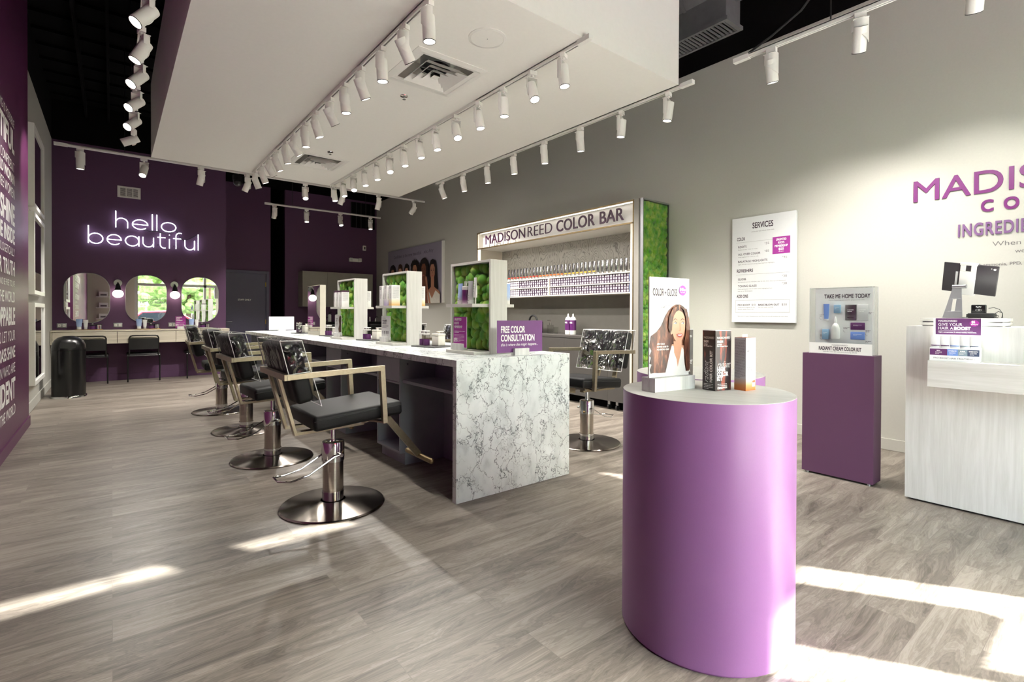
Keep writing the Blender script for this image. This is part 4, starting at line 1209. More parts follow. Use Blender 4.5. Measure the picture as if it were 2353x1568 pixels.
# products on the nearest tower's shelf
y = TY[0]
def prod(name, label, cat, loc, parts, group=None, rz=0.0):
    t = thing(name, label, cat, loc, rz, group)
    for nm, b in parts: b.build(nm, t)
    return t
M['tubegrey'] = make_gradient('grey_fade', [(0, '#efeeea'), (0.35, '#c3c3c4'), (1, '#a9aaac')], 0.0, 0.17)
M['bottlepurple'] = make_gradient('purple_fade', [(0, '#ddc6d8'), (0.3, '#7a3c78'), (0.6, '#571b55')], 0.0, 0.11)
RZ_ = R(90)
b = MB('tubeblue'); squeeze_tube(b, 0, 0, 0, 0.062, 0.155, 'tubeblue', 'paper', 0.045, 0.028); b.lines(frame((0, -0.024, 0), (1, 0, 0), (0, 0, 1)), -0.015, 0.06, 0.03, 4, 0.018, 0.003, 'inkgrey')
prod('lotion_tube', 'pale blue tube at the far end of the nearest tower shelf', 'tube', (2.06, 3.235, ZS), [('tube_body', b)], rz=-RZ_)
b = MB('bottlepurple'); b.lathe([(0.026, 0), (0.027, 0.004), (0.027, 0.105), (0.024, 0.112)], seg=24); b.lathe([(0.0275, 0.104), (0.0275, 0.128), (0.024, 0.132)], seg=24, mat='white_s')
c = MB('white_s'); c.cyl((0, 0, 0.132), 0.012, 0.028); c.box(-0.008, 0.022, -0.008, 0.008, 0.155, 0.168)
d = MB('clearpl'); d.lathe([(0.0255, 0.13), (0.0255, 0.182), (0.02, 0.187), (0, 0.188)], seg=24, cap=False)
prod('foam_bottle', 'purple pump bottle with a clear cap on the nearest tower shelf', 'bottle', (2.06, 3.165, ZS), [('bottle', b), ('pump', c), ('cap', d)])
b = MB('tubegrey'); squeeze_tube(b, 0, 0, 0, 0.06, 0.168, 'tubegrey', 'paper', 0.045, 0.028); b.lines(frame((0, -0.024, 0), (1, 0, 0), (0, 0, 1)), -0.015, 0.06, 0.03, 4, 0.018, 0.003, 'inkgrey')
prod('lotion_tube', 'grey tube beside the purple pump bottle on the nearest tower shelf', 'tube', (2.06, 3.098, ZS), [('tube_body', b)], rz=-RZ_)
b = MB('white_s'); squeeze_tube(b, 0, 0, 0.045, 0.034, 0.145, 'paper', 'white_s', 0.026, 0.0); b.lines(frame((0, -0.014, 0), (1, 0, 0), (0, 0, 1)), -0.01, 0.16, 0.018, 5, 0.018, 0.003, 'inkgrey')
c = MB('clearpl'); c.cyl((0, 0, 0), 0.012, 0.044, seg=18); c.cyl((0, 0, 0.002), 0.006, 0.045, mat='white_s')
prod('serum_tube', 'slim white tube with a clear cap on the nearest tower shelf', 'tube', (2.06, 3.038, ZS), [('tube_body', b), ('cap', c)], rz=-RZ_)
b = MB('tubeblue'); squeeze_tube(b, 0, 0, 0, 0.055, 0.155, 'tubeblue', 'paper', 0.045, 0.028)
prod('lotion_tube', 'pale blue tube on the far side of the nearest tower shelf', 'tube', (2.335, 3.02, ZS), [('tube_body', b)])
# cartons on the middle and farthest tower
M['cartongold'] = make_gradient('gold_fade_carton', [(0, '#d9a94e'), (0.2, '#efe0bd'), (0.34, '#ecebe9')], 0.0, 0.19)
M['cartonlilac'] = make_gradient('lilac_fade_carton', [(0, '#b5a4d0'), (0.2, '#dcd5e6'), (0.34, '#ecebe9')], 0.0, 0.19)
M['cartonwhite'] = make_gradient('white_carton', [(0, '#dddcd8'), (0.2, '#e6e5e2'), (0.34, '#ecebe9')], 0.0, 0.19)
def carton(x, y, w, d, h, mat, label, group, top=None, rz=0.0, txt=True):
    t = thing('product_carton', label, 'box', (x, y, ZS), rz, group)
    b = MB(mat); b.box(-w/2, w/2, -d/2, d/2, 0, h)
    if top: b.box(-w/2-0.0004, w/2+0.0004, -d/2-0.0004, d/2+0.0004, h-0.018, h+0.0006, top)
    b.build('carton', t, bevel=0.0006)
    if txt:
        b = MB('inkgrey'); T = frame((-w/2, 0, 0), (0, -1, 0), (0, 0, 1)); Tf = frame((0, -d/2, 0), (1, 0, 0), (0, 0, 1))
        b.lines(Tf, -w*0.38, h*0.9, w*0.72, 13, h*0.045, 0.0022, 'inkgrey', seed=4)
        Tv = frame((-w/2, 0, 0), (0, 0, 1), (0, 1, 0))
        b.text('RADIANT', Tv, h*0.35, -0.004, 0.008, mat='ink', bold=0.02)
        b.lines(T, -d*0.3, h*0.93, d*0.6, 3, 0.010, 0.003, 'ink', seed=6)
        b.build('print', t)
    return t
for k, (dy, m_) in enumerate(((0.33, 'cartonwhite'), (0.225, 'cartonlilac'), (0.12, 'cartongold'))):
    carton(2.055, TY[1]+dy-0.02, 0.085, 0.058, 0.19, m_, ['white', 'lilac footed', 'gold footed'][k]+' carton on the middle tower shelf', 'cartons on the middle tower shelf')
carton(2.335, TY[1]+0.11, 0.06, 0.058, 0.19, 'cartongold', 'gold footed carton on the far side of the middle tower shelf', 'cartons on the middle tower shelf')
for k, dy in enumerate((0.31, 0.205, 0.10)):
    carton(2.06, TY[2]+dy, 0.085, 0.05, 0.185, 'cartonwhite', ['farthest', 'centre', 'nearest'][k]+' of three dark topped white cartons on the farthest tower shelf', 'cartons on the farthest tower shelf', top='maroon')
carton(2.335, TY[2]+0.11, 0.06, 0.055, 0.185, 'cartonwhite', 'white carton on the far side of the farthest tower shelf', 'cartons on the farthest tower shelf')

# small upright signs at the feet of the towers, facing the seats
def side_sign(y, label, mat, draw, w=0.15, h=0.248):
    return holder_sign('tabletop_sign', label, (2.045, y, 0.9285), R(-90)+R(8), w, h, mat, draw, bw=w*0.8, bh=0.048, bd=0.05, bx=-w*0.08)
side_sign(TY[0]+0.262, 'magenta membership sign at the foot of the nearest moss tower', 'magenta', lambda b, T: roots(b, T, 0.15, 0.248))
def boost(b, T):
    b.lines(T, -0.055, 0.225, 0.07, 1, 0.01, 0.003, 'ink', seed=2)
    b.text('HAIR NEED', T, -0.055, 0.195, 0.017, bold=0.02, xs=0.6, mat='ink'); b.text('A BOOST?', T, -0.055, 0.17, 0.017, bold=0.02, xs=0.6, mat='ink')
    b.lines(T, -0.055, 0.155, 0.1, 3, 0.009, 0.0025, 'ink', seed=5)
    for i in range(4):
        x = -0.05+i*0.03
        b.flat([(x-0.007, 0.105), (x+0.007, 0.105), (x+0.005, 0.075), (x-0.005, 0.075)], T, 0.0014, 'inkgrey'); b.lines(T, x-0.008, 0.066, 0.016, 2, 0.006, 0.002, 'ink', seed=i)
side_sign(TY[1]+0.262, 'white HAIR NEED A BOOST sign at the foot of the middle moss tower', 'paper', boost)
def gloss(b, T):
    b.text('GLOSS', T, -0.055, 0.20, 0.017, bold=0.02, xs=0.6, mat='ink'); b.text('OVER', T, -0.055, 0.175, 0.017, bold=0.02, xs=0.6, mat='ink')
    b.lines(T, -0.055, 0.16, 0.05, 4, 0.009, 0.0025, 'ink', seed=5)
    b.flat([(0.075, 0.24), (0.03, 0.235), (0.02, 0.19), (0.03, 0.14), (0.01, 0.09), (0.02, 0.055), (0.075, 0.055)], T, 0.0013, 'brownhair')
side_sign(TY[2]+0.262, 'white gloss sign with brown hair picture at the foot of the farthest moss tower', 'paper', gloss)

# FREE COLOR CONSULTATION
def free(b, T):
    b.text('FREE COLOR', T, -0.165, 0.162, 0.044, width=0.205, bold=0.025, mat='whiteink')
    b.text('CONSULTATION', T, -0.165, 0.102, 0.044, width=0.29, bold=0.025, mat='whiteink')
    b.text('this is where the magic happens...', T, -0.168, 0.068, 0.019, width=0.325, slant=0.25, mat='whiteink')
holder_sign('tabletop_sign', 'purple FREE COLOR CONSULTATION sign on the near end of the island', (2.285, 2.80, 0.906), R(-4), 0.395, 0.247, 'signpurple', free, bw=0.125, bh=0.05, bd=0.055, bx=0.0)
# blank white sign far end
b_ = holder_sign('tabletop_sign', 'blank white landscape sign at the far end of the island', (2.185, 8.88, 0.906), 0, 0.385, 0.235, 'paper', lambda b, T: b.flat([(-0.19, 0.06), (-0.185, 0.06), (-0.185, 0.062), (-0.19, 0.062)], T, 0.001, 'paper'), bw=0.11, bh=0.04)

# slab mirror on the island
t = thing('station_mirror', 'tall slab mirror in a pale grey case standing on the island', 'mirror', (2.19, 6.82, 0.906))
b = MB('wall_front'); b.box(-0.038, 0.038, 0, 0.53, 0, 0.045); b.box(-0.038, 0.038, 0.0, 0.012, 0.045, 0.668); b.box(-0.038, 0.038, 0.518, 0.53, 0.045, 0.668); b.box(-0.038, 0.038, 0.012, 0.518, 0.656, 0.668); b.box(-0.03, 0.03, 0.012, 0.518, 0.045, 0.656)
b.build('mirror_case', t, bevel=0.001)
b = MB('mirror'); b.box(-0.0385, -0.0345, 0.004, 0.526, 0.05, 0.664); b.build('mirror_glass', t)
b = MB('mirror'); b.box(0.0345, 0.0385, 0.004, 0.526, 0.05, 0.664); b.build('mirror_glass', t)

# trays with jars between the towers
def jar_tray(x, y, where, full=True):
    b = MB('darktray'); b.rbox((0, 0, 0.006), (0.25, 0.31, 0.012), 0.005)
    tag(b.build('serving_tray', loc=(x, y, 0.906), rot=(0, 0, R(12))), 'slate tray on the island '+where, 'tray', 'slate trays on the island')
    z = 0.919
    for k, (dx, dy) in enumerate(((-0.055, 0.095), (-0.05, 0.03))):
        t = thing('lidded_jar', ['rear purple jar on the tray ', 'front purple jar on the tray '][k]+where, 'jar', (x+dx, y+dy, z), 0, 'purple wrapped jars on the trays')
        b = MB('clearpl'); b.lathe([(0.028, 0), (0.028, 0.095)], seg=22); b.lathe([(0.0284, 0.002), (0.0284, 0.055)], seg=22, mat='purplebottle', cap=False)
        b.build('jar_body', t)
        b = MB('white_s'); b.cyl((0, 0, 0.096), 0.029, 0.012); b.cyl((0, 0, 0.122), 0.029, 0.008); b.lathe([(0.012, 0.108), (0.012, 0.122)], cap=False, mat='chrome'); b.build('lid', t)
    t = thing('canister', 'white lidded canister on the slate tray '+where, 'canister', (x+0.01, y-0.075, z), R(14), 'white canisters on the trays')
    b = MB('cotton'); b.rbox((0, 0, 0.043), (0.085, 0.085, 0.086), 0.006); b.build('canister_body', t)
    b = MB('cotton'); b.rbox((0, 0, 0.096), (0.089, 0.089, 0.02), 0.005); b.cyl((0, 0, 0.106), 0.012, 0.012); b.rbox((0.02, 0, 0.123), (0.075, 0.022, 0.01), 0.004); b.build('lid', t)
jar_tray(2.23, 3.95, 'between the nearest and middle moss towers')
jar_tray(2.23, 5.25, 'between the middle and farthest moss towers')
jar_tray(2.23, 6.50, 'between the farthest moss tower and the slab mirror')
jar_tray(2.18, 7.62, 'beyond the slab mirror')
t = thing('brush_cup', 'steel cup with white and lilac bottles on the tray beyond the slab mirror', 'cup', (2.28, 7.55, 0.919))
b = MB('chrome'); b.cyl((0, 0, 0), 0.035, 0.1); b.build('cup', t)
b = MB('paper'); b.cyl((0.01, 0, 0.1), 0.015, 0.06); b.cyl((-0.014, 0.01, 0.1), 0.013, 0.045, mat='cartonlilac'); b.build('bottle', t)
t = thing('glass_jar', 'glass jar of clips on the far slate tray', 'jar', (2.095, 7.56, 0.919))
b = MB('clearpl'); b.cyl((0, 0, 0), 0.038, 0.14); b.build('jar_body', t)
b = MB('chrome'); b.cyl((0, 0, 0.14), 0.039, 0.012)
rr = random.Random(3)
for i in range(14): b.rbox((rr.uniform(-0.018, 0.018), rr.uniform(-0.018, 0.018), rr.uniform(0.02, 0.12)), (0.03, 0.008, 0.008), 0.002, 1, 'paper', Matrix.Rotation(rr.uniform(0, 3), 4, (0.3, 0.4, 1)))
b.build('clips', t)

# ---------------------------------------------------------------- salon chairs
def salon_chair(label, group):
    t = thing('salon_chair', label, 'salon chair', (1.084, 3.178, 0), 0, group)
    b = MB('spun'); b.lathe([(0.0, 0.0), (0.312, 0.0), (0.314, 0.006), (0.306, 0.014), (0.2, 0.024), (0.1, 0.032), (0.075, 0.036)], seg=72, cap=False); b.build('base_disc', t)
    b = MB('chrome'); b.lathe([(0.064, 0.03), (0.064, 0.085)], seg=36); b.lathe([(0.0665, 0.086), (0.0665, 0.092)], seg=36); b.lathe([(0.062, 0.09), (0.062, 0.28)], seg=36, mat='steel'); b.lathe([(0.067, 0.28), (0.067, 0.385), (0.065, 0.398), (0.058, 0.402), (0.0, 0.404)], seg=36, cap=False); b.build('hydraulic_column', t)
    b = MB('chrome'); b.cyl((0, 0, 0.40), 0.016, 0.115); b.build('piston', t)
    # pump lever: a bent wire loop swung to the left behind the column
    b = MB('chrome')
    b.tube([(0.02, -0.078, 0.325), (-0.02, -0.078, 0.318), (-0.17, -0.078, 0.235), (-0.27, -0.078, 0.215), (-0.335, -0.05, 0.222), (-0.335, 0.05, 0.222), (-0.27, 0.078, 0.215), (-0.17, 0.078, 0.235), (-0.02, 0.078, 0.318), (0.02, 0.078, 0.325)], 0.0055, 8)
    b.cyl((0.022, -0.092, 0.325), 0.011, 0.184, 'y', 14); b.build('pump_lever', t)
    # frame
    b = MB('champagne')
    w = 0.27
    b.bar([(0.226, -w, 0.535), (0.204, -w, 0.868), (-0.342, -w, 0.848), (-0.342, w, 0.848), (0.204, w, 0.868), (0.226, w, 0.535)], 0.02, 0.034, upv=(0.03, 0.05, 1)) if False else None
    for s in (-1, 1):
        b.bar([(0.222, s*w, 0.53), (0.202, s*w, 0.867), (-0.342, s*w, 0.849)], 0.03, 0.034, upv=(0, 1, 0.001))
        b.bar([(0.222, s*w, 0.536), (0.13, s*0.06, 0.536)], 0.034, 0.012)
    b.box(-0.359, -0.327, -w-0.015, w+0.015, 0.832, 0.866)
    b.build('arm_frame', t, bevel=0.0015)
    for s in (-1, 1):
        b = MB('champagne')
        b.bar([(-0.343, s*0.1, 0.832), (-0.255, s*0.1, 0.50), (0.16, s*0.075, 0.505)], 0.018, 0.045, upv=(0, 1, 0.001)); b.build('back_support', t, bevel=0.0015)
    # seat
    b = MB('leather'); Tm = Matrix.Rotation(R(-4.5), 4, 'Y')
    b.rbox((0, 0, 0), (0.545, 0.51, 0.088), 0.022, 4); o = b.build('seat', t, loc=(0.078, 0, 0.588), rot=(0, R(-4.5), 0))
    b = MB('blackmatt'); b.tube([(-0.268, -0.252, 0.015), (-0.25, -0.2565, 0.018), (0.25, -0.2565, 0.018), (0.268, -0.252, 0.015)], 0.002, 5); b.tube([(-0.268, 0.252, 0.015), (-0.25, 0.2565, 0.018), (0.25, 0.2565, 0.018), (0.268, 0.252, 0.015)], 0.002, 5); b.build('piping', o)
    b = MB('alu'); b.box(-0.12, 0.14, -0.1, 0.1, 0.512, 0.524); b.build('seat_plate', t)
    b = MB('leather'); b.rbox((0, 0, 0), (0.096, 0.52, 0.345), 0.026, 4); b.build('backrest', t, loc=(-0.276, 0, 0.865), rot=(0, R(-14), 0))
    # clear vinyl slip cover over the backrest
    b = MB('vinyl')
    def P(u, v):   # u across the seat -1..1, v down the cover 0..1
        return u, v
    rr = random.Random(5)
    def sheet(fn, nu, nv, amp, seed):
        vs = []; fs = []
        for j in range(nv+1):
            for i in range(nu+1):
                p = Vector(fn(i/nu, j/nv)); nn = noise.noise(Vector((p.x*18, p.y*9+seed, p.z*11+seed)))*0.7+noise.noise(Vector((p.x*30, p.y*26+seed, p.z*22)))*0.4
                e = min(i, nu-i, 2)/2*min(j, nv-j, 2)/2
                vs.append(p+Vector((amp[0]*nn*e, amp[1]*nn*e, amp[2]*nn*e)))
        for j in range(nv):
            for i in range(nu):
                a = j*(nu+1)+i; fs.append((a, a+1, a+nu+2, a+nu+1))
        b.add(vs, fs, None, True)
    W = 0.272
    lean = math.tan(R(14))
    def xb(z): return -0.276-0.057+(z-0.865)*-lean       # back surface
    def xf(z): return -0.276+0.057+(z-0.865)*-lean
    ztop, zb, zf = 1.048, 0.862, 0.675
    sheet(lambda u, v: (xb(ztop+(zb-ztop)*v), W*(2*u-1), ztop+(zb-ztop)*v), 18, 8, (0.010, 0, 0), 1)
    sheet(lambda u, v: (xf(ztop+(zf-ztop)*v)+0.03*max(0, v-0.45), W*(2*u-1), ztop+(zf-ztop)*v), 18, 14, (0.012, 0, 0), 2)
    sheet(lambda u, v: (xb(ztop)+(xf(ztop)-xb(ztop))*v, W*(2*u-1), ztop), 18, 4, (0, 0, 0.006), 3)
    for s in (-1, 1):
        sheet(lambda u, v: ((xb(ztop+(zb-ztop)*v))*(1-u)+(xf(ztop+(zb+0.012-ztop)*v))*u, s*W, ztop+(zb+0.012*u-ztop)*v), 7, 12, (0, 0.016, 0), 4)
    c = b.build('slip_cover', t); c['label'] = 'clear plastic cover'
    b = MB('frost')
    for s in (-1, 1):
        b.tube([(xb(zb), s*W, zb), (xb(ztop), s*W, ztop), (xf(ztop), s*W, ztop), (xf(zf)+0.015, s*W, zf)], 0.0022, 5, upv=(0, 1, 0.01))
        b.tube([(xb(zb), s*W, zb), (xf(zb+0.012), s*W, zb+0.012)], 0.0026, 5)
    b.tube([(xb(zb), -W, zb), (xb(zb), W, zb)], 0.0026, 5); b.tube([(xf(zf)+0.015, -W, zf), (xf(zf)+0.015, W, zf)], 0.0022, 5)
    b.tube([(xb(ztop), -W, ztop), (xb(ztop), W, ztop)], 0.002, 5); b.tube([(xf(ztop), -W, ztop), (xf(ztop), W, ztop)], 0.002, 5)
    b.build('welt', c)
    # footrest
    b = MB('champagne'); b.bar([(0.17, 0, 0.505), (0.335, 0, 0.53), (0.595, 0, 0.215)], 0.022, 0.044); o = b.build('footrest', t)
    b = MB('bronze'); b.tube([(0.6, -0.175, 0.205), (0.6, -0.17, 0.205), (0.6, 0.17, 0.205), (0.6, 0.175, 0.205)], 0.019, 14)
    b.ball((0.6, -0.175, 0.205), 0.019); b.ball((0.6, 0.175, 0.205), 0.019); b.build('foot_bar', o)
    return t
g = 'salon chairs with clear plastic covers'
ch = salon_chair('nearest salon chair on the left of the island', g)
for k, (x, y, rz) in enumerate(((1.036, 4.493, 2), (1.076, 5.75, 0), (1.047, 7.04, -3))):
    dup(ch, (x, y, 0), R(rz), [ 'second salon chair from the camera on the left of the island', 'third salon chair from the camera on the left of the island', 'farthest salon chair on the left of the island'][k])
for k, (x, y, rz) in enumerate(((3.464, 3.257, 183), (3.40, 4.60, 176), (3.36, 5.80, 182), (3.36, 7.1, 180))):
    dup(ch, (x, y, 0), R(rz), ['nearest salon chair on the right of the island, below the colour bar', 'second salon chair on the right of the island, glimpsed past a moss tower', 'third salon chair on the right of the island, glimpsed past a moss tower', 'farthest salon chair on the right of the island, mostly hidden'][k])

# shampoo basins at the far end
def basin(x, label, rz=PI):
    t = thing('shampoo_basin', label, 'basin', (x, 11.55, 0), 0, 'black shampoo basins at the far wall')
    b = MB('blackgloss'); b.lathe([(0.05, 0.80), (0.16, 0.84), (0.235, 0.93), (0.25, 1.0), (0.235, 1.005), (0.2, 0.93), (0.1, 0.87), (0, 0.86)], seg=32, cap=False); b.build('bowl', t)
    b = MB('blackmatt'); b.rbox((0, 0.1, 0.42), (0.34, 0.4, 0.82), 0.03); b.build('basin_pillar', t)
    b = MB('chrome'); b.cyl((0.08, 0.2, 0.95), 0.022, 0.1); b.tube([(0.08, 0.2, 1.0), (0.08, 0.2, 1.09), (0.08, 0.12, 1.13), (0.08, 0.05, 1.11)], 0.011); b.build('mixer_tap', t); b = MB('chrome'); b.cyl((-0.06, 0.2, 0.95), 0.02, 0.16); b.build('hand_spray', t)
    b = MB('leather'); b.rbox((0, -0.55, 0.48), (0.58, 0.6, 0.14), 0.04); b.rbox((0, -0.28, 0.75), (0.56, 0.12, 0.42), 0.04); b.build('seat', t)
    return t
sb = basin(3.75, 'left black shampoo basin seen between the slab mirror and moss tower')
dup(sb, (4.35, 11.55, 0), 0, 'middle black shampoo basin seen behind the farthest moss tower')
dup(sb, (4.95, 11.55, 0), 0, 'right black shampoo basin seen past the middle moss tower')
# wall cabinets over the basins
t = thing('wall_cabinet', 'long grey wall cabinet on the far purple wall', 'cabinet', (3.465, YC, 1.355))
b = MB('warmgrey'); b.box(0, 1.70, -0.34, -0.001, 0, 0.83); b.build('cabinet_body', t)
for k in range(3):
    b = MB('warmgrey'); b.box(0.002+k*0.567, 0.565+k*0.567, -0.36, -0.342, 0.002, 0.828); b.build('door', t, bevel=0.0015)
for k, x in enumerate((4.0, 4.17)):
    t = thing('pump_bottle', ['left', 'right'][k]+' frosted pump bottle by the black basins at the far wall', 'bottle', (x, 11.98, 1.0), 0, 'pump bottles at the basins')
    b = MB('frost'); b.cyl((0, 0, 0), 0.04, 0.16); b.lathe([(0.04, 0.16), (0.015, 0.18)], cap=False); b.build('bottle', t)
    b = MB('blackmatt'); b.cyl((0, 0, 0.18), 0.012, 0.04); b.box(-0.012, 0.04, -0.012, 0.012, 0.215, 0.23); b.build('pump', t)
b = MB('blackmatt'); b.box(3.5, 5.3, 11.9, 12.08, 0.0, 1.0)
tag(b.build('basin_plinth'), 'dark low plinth behind the shampoo basins', 'plinth')

# ---------------------------------------------------------------- colour bar on the right wall
BX, BY0, BY1, BZ = 4.875, 3.765, 7.135, 2.575
t = thing('colour_bar_unit', 'large shelving unit lettered MADISONREED COLOR BAR on the right wall', 'shelving unit', (0, 0, 0))
b = MB('warmgrey'); b.box(BX, XR-0.001, BY0, BY0+0.07, 0, BZ); b.build('end_panel', t, bevel=0.001)
b = MB('unitwhite'); b.box(BX+0.004, XR-0.001, BY1-0.03, BY1, 0.0, BZ-0.01); b.box(BX, BX+0.012, BY1-0.1, BY1, 0.91, 2.29); b.build('end_panel', t)
b = MB('bronze'); b.box(BX-0.004, BX+0.016, BY0+0.071, BY1+0.004, BZ-0.018, BZ); b.box(BX-0.004, BX+0.016, BY0+0.071, BY1+0.004, 2.29, 2.308)
b.box(BX-0.004, BX+0.016, BY1-0.014, BY1+0.004, 0.1, BZ-0.018); b.box(BX-0.004, BX+0.016, BY0+0.071, BY0+0.086, 0.1, BZ-0.018); b.build('bronze_trim', t)
b = MB('unitwhite'); b.box(BX-0.001, BX+0.012, BY0+0.087, BY0+0.12, 0.1, 2.289); b.box(BX+0.013, XR-0.03, BY0+0.087, BY0+0.105, 0.91, 2.289); b.build('inner_frame', t)
# header: a lit white trough with letters standing off
b = MB('white_s'); b.box(BX+0.10, BX+0.12, BY0+0.088, BY1-0.031, 2.309, BZ-0.019); b.box(BX+0.017, XR-0.002, BY0+0.088, BY1-0.031, BZ-0.018, BZ-0.004); b.box(BX+0.017, XR-0.002, BY0+0.088, BY1-0.031, 2.292, 2.3085); b.build('header_box', t)
b = MB('led'); b.box(BX+0.02, BX+0.045, BY0+0.1, BY1-0.05, BZ-0.024, BZ-0.0185); b.build('led_strip', t)
b = MB('maroon')
T = frame((BX+0.03, 6.93, 2.358), (0, -1, 0), (0, 0, 1))
def word(b, T, st, x0, x1, cap, bold, depth, mat=None, z=0.0):
    b.text(st, T, x0, 0, cap, width=x1-x0, bold=bold, depth=depth, mat=mat, z=z)
word(b, T, 'MADISON', 0.0, 1.035, 0.152, 0.0, 0.004); word(b, T, 'REED', 1.096, 1.634, 0.152, -0.012, 0.004)
word(b, T, 'COLOR', 1.727, 2.442, 0.152, 0.011, 0.004); word(b, T, 'BAR', 2.534, 2.919, 0.152, 0.011, 0.004)
b.build('lettering', t)
# backing, shelves, lower cabinets
b = MB('grain'); b.box(XR-0.03, XR-0.002, BY0+0.106, BY1-0.031, 1.46, 2.29); b.build('back_panel', t)
b = MB('warmgrey'); b.box(XR-0.03, XR-0.002, BY0+0.071, BY1-0.031, 0.91, 1.459); b.build('back_panel', t)
SX = 5.0
b = MB('unitwhite')
for z0, z1 in ((1.718, 1.735), (1.590, 1.605), (1.460, 1.478)): b.box(SX, XR-0.031, BY0+0.106, BY1-0.031, z0, z1)
for yv in (5.457,): b.box(SX, XR-0.031, yv, yv+0.03, 1.478, 1.59); b.box(SX, XR-0.031, yv, yv+0.03, 1.605, 1.718)
b.box(SX+0.30, SX+0.31, BY0+0.106, BY1-0.031, 1.478, 1.718)
b.build('shelf', t, bevel=0.0008)
b = MB('basegrey'); b.box(BX+0.002, XR-0.031, BY0+0.088, BY1-0.031, 0.875, 0.908); b.build('worktop', t, bevel=0.001)
ys = [BY0+0.121]+[4.236, 5.019, 5.80, 6.58, BY1-0.102]
b = MB('basegrey'); b.box(BX+0.022, XR-0.031, BY0+0.088, BY1-0.031, 0.11, 0.874); b.build('cabinet_body', t)
for i in range(5):
    b = MB('basegrey'); b.box(BX+0.003, BX+0.02, ys[i]+0.0015, ys[i+1]-0.0015, 0.112, 0.868); b.build('door', t, bevel=0.001)
b = MB('black'); b.box(BX+0.12, XR-0.03, BY0+0.071, BY1-0.031, 0.0, 0.11); b.build('toe_kick', t)
for y in (4.12, 4.25, 4.6, 5.0, 5.4, 5.9, 6.6):
    b = MB('blackmatt'); b.cyl((BX+0.06, y-0.012, 0.032), 0.031, 0.024, 'y'); b.box(BX+0.05, BX+0.07, y-0.018, y+0.018, 0.06, 0.11, 'alu'); b.build('caster', t)
b = MB('moss'); b.box(BX+0.03, XR-0.012, BY0-0.012, BY0-0.001, 0.12, BZ-0.02)
save = (b.v, b.f)
mb2 = MB('moss'); moss_field(mb2, 0, 0.0, XR-0.014-BX-0.03, 0.12, BZ-0.02, -1, 0.024, 0.052, 77, 10, 7, 0.62)
# turn the field from the x plane to the y plane
mb2.v = [Vector((BX+0.03+v.y, BY0-0.006+v.x*1.0, v.z)) for v in mb2.v]
mb2.f = [f[::-1] for f in mb2.f]
b.add(mb2.v, mb2.f, 'moss', True)
b.build('moss_panel', t)
b = MB('alu'); b.box(BX+0.018, BX+0.03, BY0-0.05, BY0-0.001, 0.1, BZ); b.box(XR-0.012, XR-0.002, BY0-0.05, BY0-0.001, 0.1, BZ); b.box(BX+0.03, XR-0.012, BY0-0.05, BY0-0.001, BZ-0.018, BZ); b.build('moss_frame', t)

# small hair colour boxes, three high, on two shelves
def cbox_mesh(name, body, edge):
    b = MB(body); w, h = 0.0205, 0.0182
    b.box(0, 0.14, -w, w, 0, 2*h)
    b.box(-0.0006, 0, -w*0.64, w*0.64, h*0.36, h*1.66, edge)
    b.box(-0.0012, -0.0006, -w*0.3, w*0.3, h*0.85, h*1.2, 'letter2')
    return b.mesh(name)
me_p = cbox_mesh('colour_box', 'boxplum', 'frost'); me_b = cbox_mesh('colour_box', 'blue', 'paper')
M['boxblue'] = plain('blue_card', '#5f7fae', 0.45)
me_b.materials[0] = M['boxblue']
pitch = 0.0452
cols = []
y = BY0+0.106+0.026
while y < 5.457-0.02: cols.append(y); y += pitch
nright = len(cols)
y = 5.487+0.024
while y < BY1-0.06: cols.append(y); y += pitch
ones = ['', 'first', 'second', 'third', 'fourth', 'fifth', 'sixth', 'seventh', 'eighth', 'ninth', 'tenth', 'eleventh', 'twelfth', 'thirteenth', 'fourteenth', 'fifteenth', 'sixteenth', 'seventeenth', 'eighteenth', 'nineteenth']
def ordinal(n):
    if n < 20: return ones[n]
    w = {2: 'twent', 3: 'thirt', 4: 'fort', 5: 'fift'}[n//10]
    return w+'ieth' if n % 10 == 0 else w+'y-'+ones[n % 10]
cnt = 0; rest = MB('boxplum'); first = {}
for ci, y in enumerate(cols):
    for sh, z0 in enumerate((1.478, 1.605)):
        for lv in range(3):
            z = z0+0.0005+lv*0.0368
            blue = ci < 3
            if cnt < 300:
                o = bpy.data.objects.new('colour_box', me_b if blue else me_p); COL.objects.link(o); o.location = (SX+0.012+0.002*((ci*7+lv*3) % 4), y, z)
                tag(o, 'small '+('blue' if blue else 'plum')+' colour box, '+['lower', 'upper'][sh]+' shelf, '+['bottom', 'middle', 'top'][lv]+' layer, '+ordinal(ci+1)+' column from the near end', 'box', 'blue colour boxes' if blue else 'plum colour boxes')
                cnt += 1
            else:
                rest.box(SX+0.012, SX+0.15, y-0.0205, y+0.0205, z, z+0.0364); rest.box(SX+0.0114, SX+0.012, y-0.017, y+0.017, z+0.006, z+0.032, 'paper')
o = rest.build('colour_boxes'); tag(o, 'rest of the plum colour boxes at the far end of the colour bar shelves', 'box', 'plum colour boxes', 'stuff')

